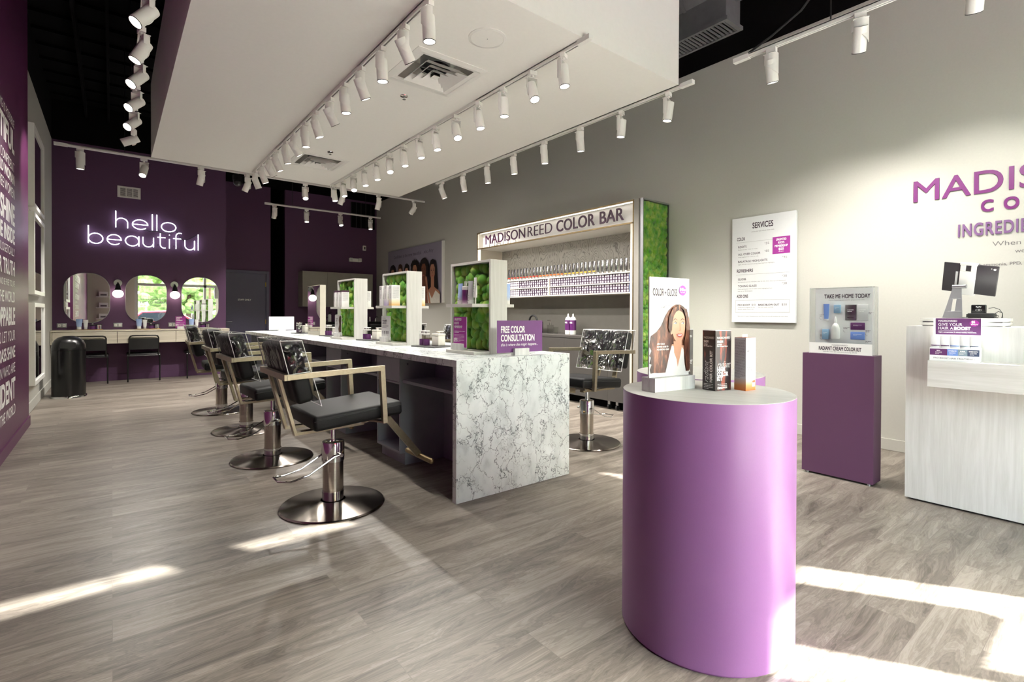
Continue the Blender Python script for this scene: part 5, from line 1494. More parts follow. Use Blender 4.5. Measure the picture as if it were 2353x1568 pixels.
# foil tubes standing on their caps along the top shelf
def foil(band):
    b = MB('silver'); n = 12
    rings = [(0.022, 0.016, 0.026), (0.022, 0.018, 0.03), (0.024, 0.013, 0.11), (0.0265, 0.0015, 0.17), (0.0265, 0.0015, 0.178)]
    vs = [(d*math.cos(2*PI*k/n), w*math.sin(2*PI*k/n), h) for w, d, h in rings for k in range(n)]
    fs = [(i*n+k, i*n+(k+1) % n, (i+1)*n+(k+1) % n, (i+1)*n+k) for i in range(len(rings)-1) for k in range(n)]
    b.add(vs, fs, 'silver', True)
    m1 = b.mesh('tube_body')
    b = MB('frost'); b.lathe([(0.013, 0), (0.014, 0.024)], seg=12); m2 = b.mesh('cap')
    m3 = None
    if band:
        b = MB(band); rr_ = [(0.0226, 0.0184, 0.03), (0.0232, 0.0168, 0.05)]
        vs = [(d*math.cos(2*PI*k/n), w*math.sin(2*PI*k/n), h) for w, d, h in rr_ for k in range(n)]
        b.add(vs, [(k, (k+1) % n, n+(k+1) % n, n+k) for k in range(n)], band, True); m3 = b.mesh('colour_band')
    return m1, m2, m3
FO = {k: foil(k) for k in ('redband', 'orange', 'yellow', None)}
NB = {'redband': 'red', 'orange': 'orange', 'yellow': 'yellow'}
y = 4.02; i = 0; seen = {}
while y < 7.05:
    k = None if y < 4.60 else ('yellow' if y < 5.25 else ('orange' if y < 5.75 else 'redband'))
    seen[k] = seen.get(k, 0)+1
    t = thing('colour_tube', 'silver foil tube '+('without colour band, ' if k is None else 'with '+NB[k]+' band, ')+ordinal(seen[k])+' such from the near end of the top shelf', 'tube', (5.06, y, 1.7355), random.Random(i).uniform(-0.12, 0.12), 'foil tubes '+('plain' if k is None else NB[k]+' band'))
    for nm, me in zip(('tube_body', 'cap', 'colour_band'), FO[k]):
        if me:
            o = bpy.data.objects.new(nm, me); COL.objects.link(o); o.parent = t
    y += 0.0772; i += 1

# bottles on the colour bar worktop
for k, y in enumerate((5.215, 5.115)):
    t = thing('developer_bottle', ['left', 'right'][k]+' of two purple labelled bottles on the colour bar worktop', 'bottle', (5.15, y, 0.9085), 0, 'purple labelled bottles')
    b = MB('white_s'); b.lathe([(0.042, 0), (0.044, 0.006), (0.044, 0.215), (0.03, 0.245), (0.014, 0.255)], seg=26); b.build('bottle_body', t)
    b = MB('purplebottle'); b.lathe([(0.0447, 0.06), (0.0447, 0.205)], seg=26, cap=False); b.text('10%', frame((-0.0455, 0.02, 0.16), (0, -1, 0), (0, 0, 1)), 0, 0, 0.022, mat='whiteink', bold=0.02); b.build('label_wrap', t)
    b = MB('white_s'); b.lathe([(0.014, 0.255), (0.012, 0.285), (0.004, 0.30)], seg=16); b.build('nozzle', t)
t = thing('soap_dispenser', 'clear glass pump dispenser on the colour bar worktop', 'dispenser', (5.12, 5.56, 0.9085))
b = MB('clearpl'); b.rbox((0, 0, 0.065), (0.075, 0.075, 0.13), 0.01); b.build('bottle', t)
b = MB('chrome'); b.cyl((0, 0, 0.13), 0.014, 0.03); b.cyl((0, 0, 0.16), 0.005, 0.04); b.tube([(0, 0, 0.2), (-0.045, 0.01, 0.198)], 0.006); b.build('pump', t)
t = thing('clear_cup', 'clear plastic cup next to the pump dispenser on the colour bar worktop', 'cup', (5.12, 5.44, 0.9085))
b = MB('clearpl'); b.lathe([(0.03, 0.0), (0.038, 0.1)], seg=20, cap=False); b.lathe([(0.0, 0.001), (0.03, 0.001)], seg=20, cap=False); b.build('cup_wall', t)
t = thing('caddy', 'black caddy with a round handle behind the FREE COLOR sign', 'caddy', (5.1, 5.93, 0.9085))
b = MB('blackmatt'); b.rbox((0, 0, 0.09), (0.2, 0.26, 0.18), 0.02); b.build('caddy_body', t)
b = MB('blackmatt'); b.tube([(0, 0.09*math.cos(R(a)), 0.18+0.09*math.sin(R(a))) for a in range(0, 181, 15)], 0.014, 8, upv=(1, 0, 0.01)); b.build('handle', t)

# ---------------------------------------------------------------- things on the right wall
def Tw(y, z, x=XR): return frame((x, y, z), (0, -1, 0), (0, 0, 1))
# services board: 0.668 wide, 1.133 high
t = thing('services_board', 'white SERVICES price board hung on the right wall', 'price board', (XR, 2.876, 1.119))
W_, H_ = 0.668, 1.135
M['board'] = plain('satin_white_board', '#d6d8d8', 0.35, var=0.01)
b = MB('board'); b.box(-0.045, -0.015, -W_, 0, 0, H_); b.box(-0.015, -0.001, -W_+0.1, -0.1, 0.1, H_-0.1, 'alu'); b.build('board', t, bevel=0.0015)
b = MB('ink'); T = frame((-0.045, 0, 0), (0, -1, 0), (0, 0, 1))
def px(x, yy):  # reading position measured on the board, in its own width and height
    return x*W_, (1-yy)*H_
def tx(st, x, yy, cap, **k): X, Y = px(x, yy); b.text(st, T, X, Y, cap, **k)
tx('SERVICES', 0.50, 0.112, 0.058, width=0.215, align='C', bold=0.02)
tx('prices do not include blow outs', 0.50, 0.148, 0.012, width=0.235, align='C', mat='inkgrey')
tx('COLOR', 0.085, 0.205+0.012, 0.033, width=0.088, bold=0.02)
tx('REFRESHERS', 0.085, 0.512+0.01, 0.033, width=0.178, bold=0.02)
tx('ADD ONS', 0.085, 0.756+0.01, 0.033, width=0.125, bold=0.02)
for yy, st, w, pr, px_, sub, sw in ((0.287, 'ROOTS', 0.092, '$55', 0.55, 'Radiant Cream Color for roots', 0.21), (0.358, 'ALL OVER COLOR', 0.24, '$85', 0.55, 'Color applied from roots to ends', 0.22), (0.428, 'BALAYAGE HIGHLIGHTS', 0.315, '$95', 0.82, 'Light Works natural looking, hand painted highlights', 0.39),
        (0.597, 'GLOSS', 0.088, '$30', 0.82, 'Semi permanent tint refreshes color & adds shine, lasts up to 8 shampoos', 0.50), (0.664, 'TONING GLAZE', 0.205, '$30', 0.82, 'Demi permanent tint of color tones highlighted hair,', 0.37)):
    tx(st, 0.105, yy, 0.0215, width=w, bold=0.012); tx(sub, 0.105, yy+0.022, 0.0095, width=sw, mat='inkgrey')
    tx(pr[1:], px_, yy-0.012, 0.022, width=0.035, mat='inkgrey'); tx('$', px_-0.018, yy-0.022, 0.011, mat='inkgrey')
tx('lasts up to 18 shampoos', 0.105, 0.706, 0.0095, width=0.16, mat='inkgrey')
def rule(x0, x1, yy, h=0.0016): X0, Y = px(x0, yy); b.flat([(X0, Y), (x1*W_, Y), (x1*W_, Y+h), (X0, Y+h)], T, 0.001, 'inkgrey')
rule(0.07, 0.66, 0.236); rule(0.07, 0.915, 0.545)
rule(0.065, 0.915, 0.79); rule(0.065, 0.915, 0.905)
for x in (0.065, 0.9135):
    X, Y = px(x, 0.905); b.flat([(X, Y), (X+0.0016, Y), (X+0.0016, Y+0.1305), (X, Y+0.1305)], T, 0.001, 'inkgrey')
tx('PRO BOOST', 0.105, 0.843, 0.018, width=0.135, bold=0.015); tx('$10', 0.335, 0.843, 0.02, width=0.04, mat='inkgrey')
tx('Treatments targeted to the', 0.105, 0.862, 0.0095, width=0.185, mat='inkgrey'); tx('specific needs of your hair', 0.105, 0.879, 0.0095, width=0.175, mat='inkgrey')
tx('BASIC BLOW OUT', 0.44, 0.843, 0.018, width=0.215, bold=0.015); tx('$30', 0.80, 0.843, 0.02, width=0.05, mat='inkgrey'); tx('No hot tools, no frills', 0.44, 0.862, 0.0095, width=0.155, mat='inkgrey')
tx('*Billed every 6 weeks, 10 payments per year. Please see terms & conditions for more detail.', 0.10, 0.945, 0.008, width=0.53, mat='inkgrey')
b.build('lettering', t)
b = MB('magenta'); X0, Y0 = px(0.655, 0.372); b.flat([(X0, Y0), (X0+0.175, Y0), (X0+0.175, Y0+0.175), (X0, Y0+0.175)], T, 0.0015)
cx = X0+0.0875
for i, (st, c, w) in enumerate((('UNLIMITED', 0.021, 0.10), ('ROOTS', 0.021, 0.06), ('MEMBERSHIP', 0.021, 0.128), ('$55', 0.022, 0.05))): b.text(st, T, cx, Y0+0.136-i*0.033, c, width=w, align='C', bold=0.03, mat='whiteink', z=0.0025)
b.text('PER MONTH', T, cx, Y0+0.018, 0.008, width=0.05, align='C', bold=0.02, mat='whiteink', z=0.0025)
b.build('price_patch', t)

# big brand lettering on the right wall
b = MB('letter'); T = Tw(1.268, 2.174, XR)
w1 = advance('MAD', 0.004)
b.text('MADISONREED', T, 0, 0, 0.176, bold=0.004, depth=0.005, fit=('MAD', 0.592), z=0.002)
b.text('COLOR BAR', Tw(0.832, 2.027), 0, 0, 0.086, bold=0.03, depth=0.005, spacing=2.0, fit=('C', 0.134), z=0.002)
tag(b.build('wall_lettering'), 'large magenta MADISONREED letters on the right wall above the desk', 'lettering')
b = MB('letter2'); b.text('INGREDIENTS', Tw(0.971, 1.843), 0, 0, 0.096, bold=0.02, depth=0.006, fit=('INGREDI', 0.366), z=0.002, spacing=1.15)
tag(b.build('wall_lettering'), 'mauve INGREDIENTS letters on the right wall under the brand name', 'lettering')
b = MB('inkgrey'); b.text('When you love', Tw(0.768, 1.747), 0, 0, 0.036, bold=-0.012, fit=('When', 0.17), depth=0.001); b.text('we', Tw(0.64, 1.684), 0, 0, 0.032, bold=-0.012, depth=0.001)
b.text('FREE OF:', Tw(0.832, 1.5935), 0, 0, 0.019, align='R', bold=0.02, mat='ink', depth=0.001); b.text('ammonia, PPD, resorcinol', Tw(0.82, 1.5925), 0, 0, 0.024, fit=('ammonia, PPD,', 0.224), bold=-0.004, depth=0.001)
tag(b.build('wall_lettering'), 'thin grey text about ammonia and PPD on the right wall behind the tablet', 'lettering')

# portrait poster far down the right wall: 2.6 x 1.3 m
t = thing('poster', 'wide portrait poster of six women on the right wall beyond the colour bar', 'poster', (XR, 11.79, 1.428))
PW, PH = 2.60, 1.295
M['postergrey'] = plain('poster_lilac_grey', '#8b8596', 0.55, var=0.08, scale=0.7)
b = MB('white_s'); b.box(-0.035, -0.001, -PW-0.07, 0, 0, PH); b.build('poster_panel', t, bevel=0.002)
b = MB('postergrey'); b.box(-0.037, -0.0351, -PW, 0, 0.0, PH); T = frame((-0.037, 0, 0), (0, -1, 0), (0, 0, 1)); b.build('poster_print', t)
b = MB('ink'); b.text('Confident is the new beautiful.', T, 0.32, 1.095, 0.075, width=1.40, bold=-0.004); b.text('xox, Amy', T, 1.82, 1.095, 0.085, width=0.42, slant=0.3, bold=-0.01); b.build('lettering', t)
def ell(cx, cy, rx, ry, n=26, a0=0, wob=0, seed=0):
    rr = random.Random(seed)
    return [(cx+rx*math.cos(2*PI*k/n)*(1+wob*rr.uniform(-1, 1)), cy+ry*math.sin(2*PI*k/n)*(1+wob*rr.uniform(-1, 1))) for k in range(n)]
lay = [0.002]
b = MB('hairblack')
def pf(poly, mat):
    lay[0] += 0.0007; b.flat(poly, T, lay[0], mat)
def clampp(poly): return [(min(max(x, 0), PW), min(max(y, 0), PH)) for x, y in poly]
def woman(cx, top, s, skin, hair, style, cloth='paper', face=True):
    hw = 0.145*s
    if style == 'long': pf(clampp([(cx-1.05*hw, top-0.15*s), (cx-0.6*hw, top-0.02*s), (cx+0.1*hw, top), (cx+0.8*hw, top-0.05*s), (cx+1.15*hw, top-0.25*s), (cx+1.5*hw, top-0.62*s), (cx+1.2*hw, top-0.8*s), (cx-1.3*hw, top-0.7*s), (cx-1.25*hw, top-0.4*s)]), hair)
    elif style == 'afro': pf(clampp(ell(cx, top-0.24*s, 1.5*hw, 0.25*s, 40, wob=0.03, seed=3)), hair)
    else: pf(clampp(ell(cx, top-0.2*s, 1.5*hw, 0.21*s, 46, wob=0.13, seed=5)), hair)
    pf(clampp([(cx-0.5*hw, top-0.4*s), (cx+0.45*hw, top-0.4*s), (cx+0.5*hw, top-0.62*s), (cx+2.2*hw, top-0.74*s), (cx+2.5*hw, 0), (cx-2.3*hw, 0), (cx-2.1*hw, top-0.74*s), (cx-0.5*hw, top-0.62*s)]), skin)
    pf(clampp([(cx-2.2*hw, top-0.78*s), (cx-1.1*hw, top-0.72*s), (cx-0.2*hw, top-0.88*s), (cx+0.9*hw, top-0.7*s), (cx+2.4*hw, top-0.8*s), (cx+2.6*hw, 0), (cx-2.4*hw, 0)]), cloth)
    fy = top-0.29*s
    pf([(cx-0.72*hw, fy+0.10*s), (cx-0.4*hw, fy+0.17*s), (cx+0.35*hw, fy+0.17*s), (cx+0.7*hw, fy+0.09*s), (cx+0.68*hw, fy-0.06*s), (cx+0.35*hw, fy-0.16*s), (cx, fy-0.19*s), (cx-0.38*hw, fy-0.16*s), (cx-0.7*hw, fy-0.06*s)], skin)
    if face:
        for sx in (-0.33, 0.33):
            pf(ell(cx+sx*hw, fy+0.035*s, 0.15*hw, 0.010*s, 10), 'ink'); pf([(cx+(sx-0.2)*hw, fy+0.06*s), (cx+(sx+0.2)*hw, fy+0.062*s), (cx+sx*hw, fy+0.072*s)], hair)
        pf([(cx-0.08*hw, fy-0.03*s), (cx+0.1*hw, fy-0.03*s), (cx+0.02*hw, fy+0.03*s)], 'skin2')
        pf(ell(cx, fy-0.085*s, 0.27*hw, 0.014*s, 12), 'lips')
woman(0.27, 0.946, 0.92, 'skin3', 'hairblack', 'afro'); woman(0.69, 0.948, 0.92, 'skin', 'brownhair', 'long'); woman(1.04, 0.935, 0.9, 'skin', 'hairblack', 'long')
woman(1.46, 0.985, 0.98, 'skin3', 'hairblack', 'curly'); woman(1.89, 0.986, 1.0, 'skin2', 'hairblack', 'afro', 'cotton'); woman(2.29, 0.938, 0.96, 'skin3', 'hairblack', 'long', 'cotton')
pf([(1.95, 0.0), (2.10, 0.0), (2.04, 0.3), (1.99, 0.50), (1.94, 0.54), (1.93, 0.44)], 'skin2')
pf([(2.14, 0.0), (2.22, 0.0), (2.10, 0.32), (2.06, 0.56), (2.0, 0.60), (1.98, 0.54), (2.03, 0.34)], 'skin3')
b.build('portraits', t)

# ---------------------------------------------------------------- front: drum tables
ZT = 0.906
def drum(x, y, h, label, drawgroup):
    t = thing('drum_display_table', label, 'display table', (x, y, 0), 0.4, drawgroup)
    b = MB('lilac'); b.lathe([(0.305, 0.0), (0.305, 0.006), (0.312, 0.008), (0.312, h-0.0012)], seg=128, cap=False); b.build('drum', t)
    b = MB('woodwy'); b.lathe([(0.3118, h-0.0014), (0.3118, h-0.0004), (0.3112, h)], seg=128); b.build('table_top', t)
    return t
drum(1.805, 1.071, ZT, 'tall lilac drum table in the foreground with a pale wood top', 'lilac drum tables')
drum(2.395, 1.46, 0.90, 'second lilac drum table behind the foreground one', 'lilac drum tables')

# COLOR + GLOSS sign with a woman's portrait; it faces the camera side of the drum
def portrait(b, T, w, h):
    L = [0.0012]
    def pf(poly, mat): L[0] += 0.0002; b.flat([(x*w, y*h) for x, y in poly], T, L[0], mat)
    # all in units of the card, origin bottom left
    pf([(-0.5+0.0, 0.31), (-0.47, 0.42), (-0.33, 0.46), (-0.22, 0.52), (-0.18, 0.56), (-0.12, 0.62), (-0.04, 0.68), (0.05, 0.72), (0.14, 0.745), (0.26, 0.745), (0.36, 0.72), (0.43, 0.66), (0.47, 0.58), (0.5, 0.5), (0.5, 0.04), (-0.5, 0.04)][:14]+[(0.5, 0.04), (0.15, 0.04), (-0.1, 0.04), (-0.3, 0.04), (-0.38, 0.045), (-0.47, 0.04), (-0.49, 0.08), (-0.44, 0.13), (-0.5, 0.14), (-0.46, 0.2), (-0.5, 0.22), (-0.45, 0.27)], 'hairlong')
    pf([(-0.08, 0.0), (0.05, 0.33), (0.38, 0.31), (0.36, 0.1), (0.40, 0.0), (-0.1, 0.0)], 'skin')
    pf([(-0.13, 0.0), (-0.06, 0.13), (0.0, 0.25), (0.045, 0.315), (0.09, 0.31), (0.12, 0.24), (0.17, 0.19), (0.2, 0.10), (0.24, 0.2), (0.28, 0.27), (0.31, 0.30), (0.35, 0.27), (0.38, 0.12), (0.43, 0.0)], 'paper')
    pf([(0.105, 0.24), (0.10, 0.30), (0.09, 0.36), (0.3, 0.36), (0.3, 0.29), (0.27, 0.22), (0.2, 0.09), (0.17, 0.17)], 'skin')
    face = [(0.065, 0.44), (0.04, 0.50), (0.045, 0.56), (0.08, 0.625), (0.14, 0.665), (0.22, 0.685), (0.31, 0.665), (0.365, 0.62), (0.385, 0.56), (0.38, 0.49), (0.36, 0.43), (0.325, 0.385), (0.28, 0.35), (0.23, 0.338), (0.17, 0.35), (0.11, 0.385)]
    pf(face, 'skin')
    pf([(0.02, 0.50), (0.0, 0.455), (0.03, 0.43), (0.06, 0.44), (0.055, 0.50)], 'skin')
    # nose shade, brows, eyes, mouth
    pf([(0.235, 0.555), (0.255, 0.555), (0.275, 0.475), (0.262, 0.465), (0.222, 0.465), (0.212, 0.472), (0.240, 0.478)], 'skinshade')
    for cx, s in ((0.13, 1), (0.315, -1)):
        pf([(cx-0.062, 0.574), (cx-0.01, 0.592), (cx+0.055, 0.580), (cx+0.052, 0.584), (cx-0.01, 0.599), (cx-0.062, 0.579)][::1], 'brownhair')
        pf([(cx-0.043, 0.548), (cx, 0.558), (cx+0.042, 0.547), (cx, 0.540)], 'cotton')
        pf([(cx+0.012+0.017*math.cos(a), 0.549+0.0105*math.sin(a)) for a in [2*PI*k/12 for k in range(12)]], 'sage')
        pf([(cx+0.012+0.007*math.cos(a), 0.549+0.0045*math.sin(a)) for a in [2*PI*k/8 for k in range(8)]], 'ink')
        pf([(cx-0.052, 0.548), (cx, 0.562), (cx+0.05, 0.547), (cx, 0.568)], 'hairblack')
    pf([(0.15, 0.431), (0.20, 0.440), (0.235, 0.436), (0.27, 0.441), (0.312, 0.434), (0.29, 0.408), (0.24, 0.397), (0.185, 0.405)], 'lips')
    pf([(0.175, 0.429), (0.235, 0.429), (0.293, 0.430), (0.275, 0.419), (0.235, 0.415), (0.195, 0.418)], 'whiteink')
    # parting and hair over the right shoulder
    pf([(0.2, 0.74), (0.235, 0.74), (0.225, 0.685), (0.215, 0.685)], 'skin3')
    pf([(0.24, 0.72), (0.33, 0.69), (0.40, 0.60), (0.40, 0.5), (0.385, 0.42), (0.35, 0.36), (0.36, 0.2), (0.42, 0.05), (0.5, 0.05), (0.5, 0.5), (0.47, 0.6), (0.41, 0.70)], 'hairlong')
    pf([(0.21, 0.735), (0.15, 0.68), (0.08, 0.63), (0.04, 0.56), (0.03, 0.48), (-0.01, 0.44), (-0.06, 0.5), (-0.04, 0.62), (0.06, 0.71)], 'hairlong')
t = thing('tabletop_sign', 'tall COLOR + GLOSS sign with a smiling woman on the foreground drum', 'sign', (1.60+0.11, 1.171, ZT), R(-7.0))
b = MB('blockwood'); b.box(-0.113, 0.113, -0.034, -0.0045, 0, 0.053); b.box(-0.113, 0.113, 0.0045, 0.034, 0, 0.053); b.box(-0.113, 0.113, -0.0045, 0.0045, 0, 0.018); b.build('sign_block', t, bevel=0.001)
b = MB('paper'); b.box(-0.112, 0.112, -0.003, 0.003, 0.0185, 0.438); o = b.build('sign_card', t)
b = MB('ink'); T = frame((0, -0.0032, 0), (1, 0, 0), (0, 0, 1)); CW, CH = 0.224, 0.385
b.text('COLOR', T, -0.094, 0.367, 0.027, width=0.059, bold=0.015); b.text('+', T, -0.030, 0.369, 0.018, width=0.009, bold=0.02); b.text('GLOSS', T, -0.016, 0.367, 0.027, width=0.057, bold=0.015)
b.text('The salon-secret system for healthy-looking', T, -0.094, 0.354, 0.005, width=0.138, mat='inkgrey', bold=-0.01); b.text('hair with brilliant shine', T, -0.094, 0.344, 0.005, width=0.072, mat='inkgrey', bold=-0.01)
for i, s in enumerate(('APPLY RADIANT', 'HAIR COLOR TO', 'ROOTS')): b.text(s, T, -0.0725, 0.319-i*0.0095, 0.0055, width=(0.052, 0.052, 0.022)[i], mat='inkgrey')
b.tube([T @ Vector((-0.014+0.022*math.cos(R(a)), 0.318+0.012*math.sin(R(a)), 0.0015)) for a in range(170, 60, -12)], 0.0005, 4, mat='ink')
b.build('lettering', o)
b = MB('paper'); T2 = frame((0, -0.0032, 0.053), (1, 0, 0), (0, 0, 1)); portrait(b, T2, CW, 0.377)
TT = frame((0, -0.0075, 0), (1, 0, 0), (0, 0, 1))
for i, s in enumerate(('APPLY COLOR', 'REVIVING GLOSS TO', 'MID-LENGTHS + ENDS')): b.text(s, TT, -0.075, 0.177-i*0.0105, 0.0058, width=(0.042, 0.062, 0.066)[i], bold=0.02, mat='whiteink')
b.build('portrait', o)
b = MB('magenta'); M['badge'] = plain('orchid_badge', '#a24fb5', 0.4); b.default = 'badge'
b.flat([(0.072+0.0205*math.cos(2*PI*k/32), 0.390+0.0205*math.sin(2*PI*k/32)) for k in range(32)], T, 0.0015); b.text('$48', T, 0.055, 0.388, 0.012, width=0.020, bold=0.03, mat='whiteink', z=0.002); b.text('SET', T, 0.078, 0.388, 0.007, width=0.012, bold=0.03, mat='whiteink', z=0.002); b.text('$67 VALUE', T, 0.072, 0.380, 0.004, width=0.024, align='C', mat='whiteink', z=0.002)
b.build('price_badge', o)

def kit(loc, rz, w, d, h, label, side, front, group):
    t = thing('hair_color_kit', label, 'box', loc, rz, group)
    b = MB(side); b.box(-w/2, w/2, -d/2, d/2, 0, h); b.box(-w/2-0.0003, w/2+0.0003, -d/2-0.0003, d/2+0.0003, h-0.0015, h+0.0006, 'paper'); b.build('carton', t, bevel=0.0008)
    b = MB('whiteink')
    Tf = frame((0, -d/2, 0), (1, 0, 0), (0, 0, 1)); Tl = frame((-w/2, 0, 0), (0, -1, 0), (0, 0, 1))
    for T, ww in ((Tf, w), (Tl, d)):
        b.text('MADISONREED', T, -ww*0.40, h*0.86, 0.0085, width=ww*0.80, bold=0.0); b.text('5NGM', T, -ww*0.40, h*0.795, 0.009, width=ww*0.36, bold=0.04); b.text('CATANIA', T, -ww*0.40, h*0.755, 0.0055, width=ww*0.3, bold=0.03); b.text('Dark Mahogany Brown', T, -ww*0.40, h*0.73, 0.0045, width=ww*0.66, bold=0.03)
    b.text('radiant', Tf, -w*0.40, h*0.38, 0.026, width=w*0.78, slant=0.45, bold=-0.01)
    for i, s in enumerate(('HAIR', 'COLOR', 'KIT')): b.text(s, Tf, -w*0.38, h*(0.32-i*0.075), 0.0145, width=w*(0.5, 0.68, 0.34)[i], bold=0.045)
    b.lines(Tf, -w*0.36, h*0.105, w*0.6, 4, 0.006, 0.002, 'whiteink', seed=2); b.text('1 APPLICATION', Tf, -w*0.36, h*0.035, 0.006, width=w*0.6, bold=0.04)
    Tv = frame((-w/2, 0, 0), (0, 0, 1), (0, 1, 0))
    b.text('radiant', Tv, h*0.13, 0.001, 0.022, width=h*0.34, slant=0.45, bold=-0.01, z=0.0012)
    b.text('HAIR COLOR KIT', Tv, h*0.14, -d*0.27, 0.0115, width=h*0.52, bold=0.04)
    b.lines(Tl, -d*0.38, h*0.10, d*0.72, 4, 0.006, 0.002, 'whiteink', seed=8)
    b.build('print', t)
    return t
# box 1: the near corner is (1.815, 1.032)
kit((1.855+0.004, 1.055, ZT), R(-11), 0.088, 0.062, 0.233, 'dark mahogany radiant hair color kit box on the foreground drum', 'mahog', None, 'hair colour kits on the drum')
kit((1.862, 1.222, ZT), R(-8), 0.088, 0.062, 0.233, 'brown hair color kit box behind the portrait sign on the drum', 'brownhair', None, 'hair colour kits on the drum')
# gloss carton
M['glosscarton'] = make_gradient('white_to_orange_carton', [(0, '#d8752e'), (0.10, '#dc9a62'), (0.24, '#cfcfd2'), (1, '#d6d7da')], 0.0, 0.205)
t = thing('gloss_carton', 'slim white and orange colour reviving gloss carton on the foreground drum', 'box', (1.944, 0.985, ZT), R(-7))
b = MB('glosscarton'); w, d, h = 0.062, 0.050, 0.205; b.box(-w/2, w/2, -d/2, d/2, 0, h); b.box(-w/2, w/2, -d/2, d/2, h, h+0.0007, 'orange'); b.box(-0.012, 0.022, 0.004, 0.0046, h, h+0.012, 'paper'); b.build('carton', t, bevel=0.0006)
b = MB('inkgrey'); Tf = frame((0, -d/2, 0), (1, 0, 0), (0, 0, 1)); Tl = frame((-w/2, 0, 0), (0, -1, 0), (0, 0, 1))
b.lines(Tl, -d*0.42, h*0.95, d*0.84, 34, h*0.0215, 0.0014, 'inkgrey', seed=12)
b.text('MADISONREED', Tf, -w*0.4, h*0.89, 0.006, width=w*0.7, bold=-0.01); b.text('THE ULTIMATE', Tf, -w*0.4, h*0.83, 0.0045, width=w*0.45); b.text('COLOR REFRESH', Tf, -w*0.4, h*0.80, 0.0045, width=w*0.5)
b.text('AMARETTO', Tf, -w*0.4, h*0.74, 0.004, width=w*0.3, bold=0.03); b.lines(Tf, -w*0.4, h*0.715, w*0.35, 2, 0.005, 0.0012, 'inkgrey', seed=3)
b.text('COLOR', Tf, -w*0.4, h*0.47, 0.007, width=w*0.36); b.text('REVIVING', Tf, -w*0.4, h*0.425, 0.007, width=w*0.5); b.text('gloss', Tf, -w*0.36, h*0.365, 0.016, width=w*0.5, slant=0.4, bold=-0.01)
b.flat([(w*0.12, h*0.07), (w*0.4, h*0.07), (w*0.42, h*0.62), (w*0.10, h*0.62)], Tf, 0.0008, 'paper'); b.flat([(w*0.13, h*0.15), (w*0.4, h*0.15), (w*0.4, h*0.2), (w*0.13, h*0.18)], Tf, 0.0014, 'orange')
b.build('print', t)

# ---------------------------------------------------------------- plum pedestal with the kit display
t = thing('display_pedestal', 'tall plum pedestal between the drum tables and the reception desk', 'pedestal', (4.15, 1.186, 0))
b = MB('pedestal'); b.box(0, 0.16, 0, 0.466, 0.014, 0.913); b.build('plinth_body', t, bevel=0.0015)
for (x, y) in ((0.02, 0.03), (0.02, 0.43), (0.14, 0.03), (0.14, 0.43)):
    b = MB('alu'); b.cyl((x, y, 0), 0.012, 0.014); b.build('foot', t)
t = thing('kit_display_case', 'clear TAKE ME HOME TODAY display case on the plum pedestal', 'display case', (4.155, 1.607, 0.9135))
DW, DD, DH = 0.408, 0.115, 0.49
b = MB('acrylic'); b.box(0, 0.003, -DW, 0, 0, DH); b.box(DD-0.003, DD, -DW, 0, 0, DH); b.box(0.003, DD-0.003, -DW, -DW+0.003, 0, DH); b.box(0.003, DD-0.003, -0.003, 0, 0, DH); b.box(0.003, DD-0.003, -DW+0.003, -0.003, DH-0.003, DH); b.build('acrylic_box', t)
b = MB('frost')
for (y, x) in ((0, 0.0), (-DW, 0.0), (0, DD), (-DW, DD)): b.box(x-0.0012, x+0.0012, y-0.0012, y+0.0012, 0, DH)
b.box(-0.001, 0.0015, -DW, 0, DH-0.0015, DH+0.001); b.build('case_edges', t)
b = MB('paper'); b.box(0.055, 0.062, -DW+0.004, -0.02, 0.004, DH-0.006); o = b.build('backing_card', t)
b = MB('ink'); T = frame((0.0549, -0.02, 0), (0, -1, 0), (0, 0, 1))
b.text('TAKE ME HOME TODAY', T, 0.062, 0.412, 0.029, width=0.295, bold=0.02); b.text('One kit. Everything you need for gorgeous hair color.', T, 0.09, 0.395, 0.007, width=0.235, mat='inkgrey')
for (x, z, w_, s) in ((0.03, 0.287, 0.034, 1), (0.36, 0.305, 0.06, 2), (0.19, 0.195, 0.04, 3), (0.035, 0.135, 0.025, 4), (0.345, 0.175, 0.03, 5), (0.34, 0.098, 0.034, 6)):
    b.lines(T, min(x, 0.33), z, min(w_, 0.05), 2, 0.009, 0.0028, 'ink', seed=s)
    b.tube([T @ Vector((min(x, 0.33)+0.012+0.012*math.cos(R(a)), z-0.02+0.014*math.sin(R(a)), 0.001)) for a in range(170, 280, 20)], 0.0006, 4, mat='ink')
b.build('lettering', o)
b = MB('white_s'); b.box(-0.0015, -0.0003, -DW, 0, 0.002, 0.082); T = frame((-0.0015, 0, 0), (0, -1, 0), (0, 0, 1))
b.text('MADISONREED', T, 0.205, 0.062, 0.009, width=0.10, align='C', mat='ink', bold=-0.005); b.text('RADIANT CREAM COLOR KIT', T, 0.205, 0.028, 0.026, width=0.275, align='C', mat='ink', bold=0.025); b.text('Subscribe + Save: $22 subscription price (reg. $26.50)', T, 0.205, 0.014, 0.007, width=0.22, align='C', mat='inkgrey')
b.build('title_strip', t)
def stuck(y, z, w, h, mat, nm, d=0.012, extra=None):
    b = MB(mat); b.rbox((-d/2, 0, 0), (d, w, h), 0.003, 2)
    Tq = frame((-d, 0, 0), (0, -1, 0), (0, 0, 1))
    b.lines(Tq, -w*0.3, h*0.15, w*0.6, 2, h*0.1, h*0.035, 'whiteink' if mat != 'paper' else 'inkgrey', seed=int(w*1e4), z=0.0006)
    if extra: extra(b, Tq)
    return b.build(nm, o, loc=(0.0545, -0.02-y, z))
Mx = {'a': 0}
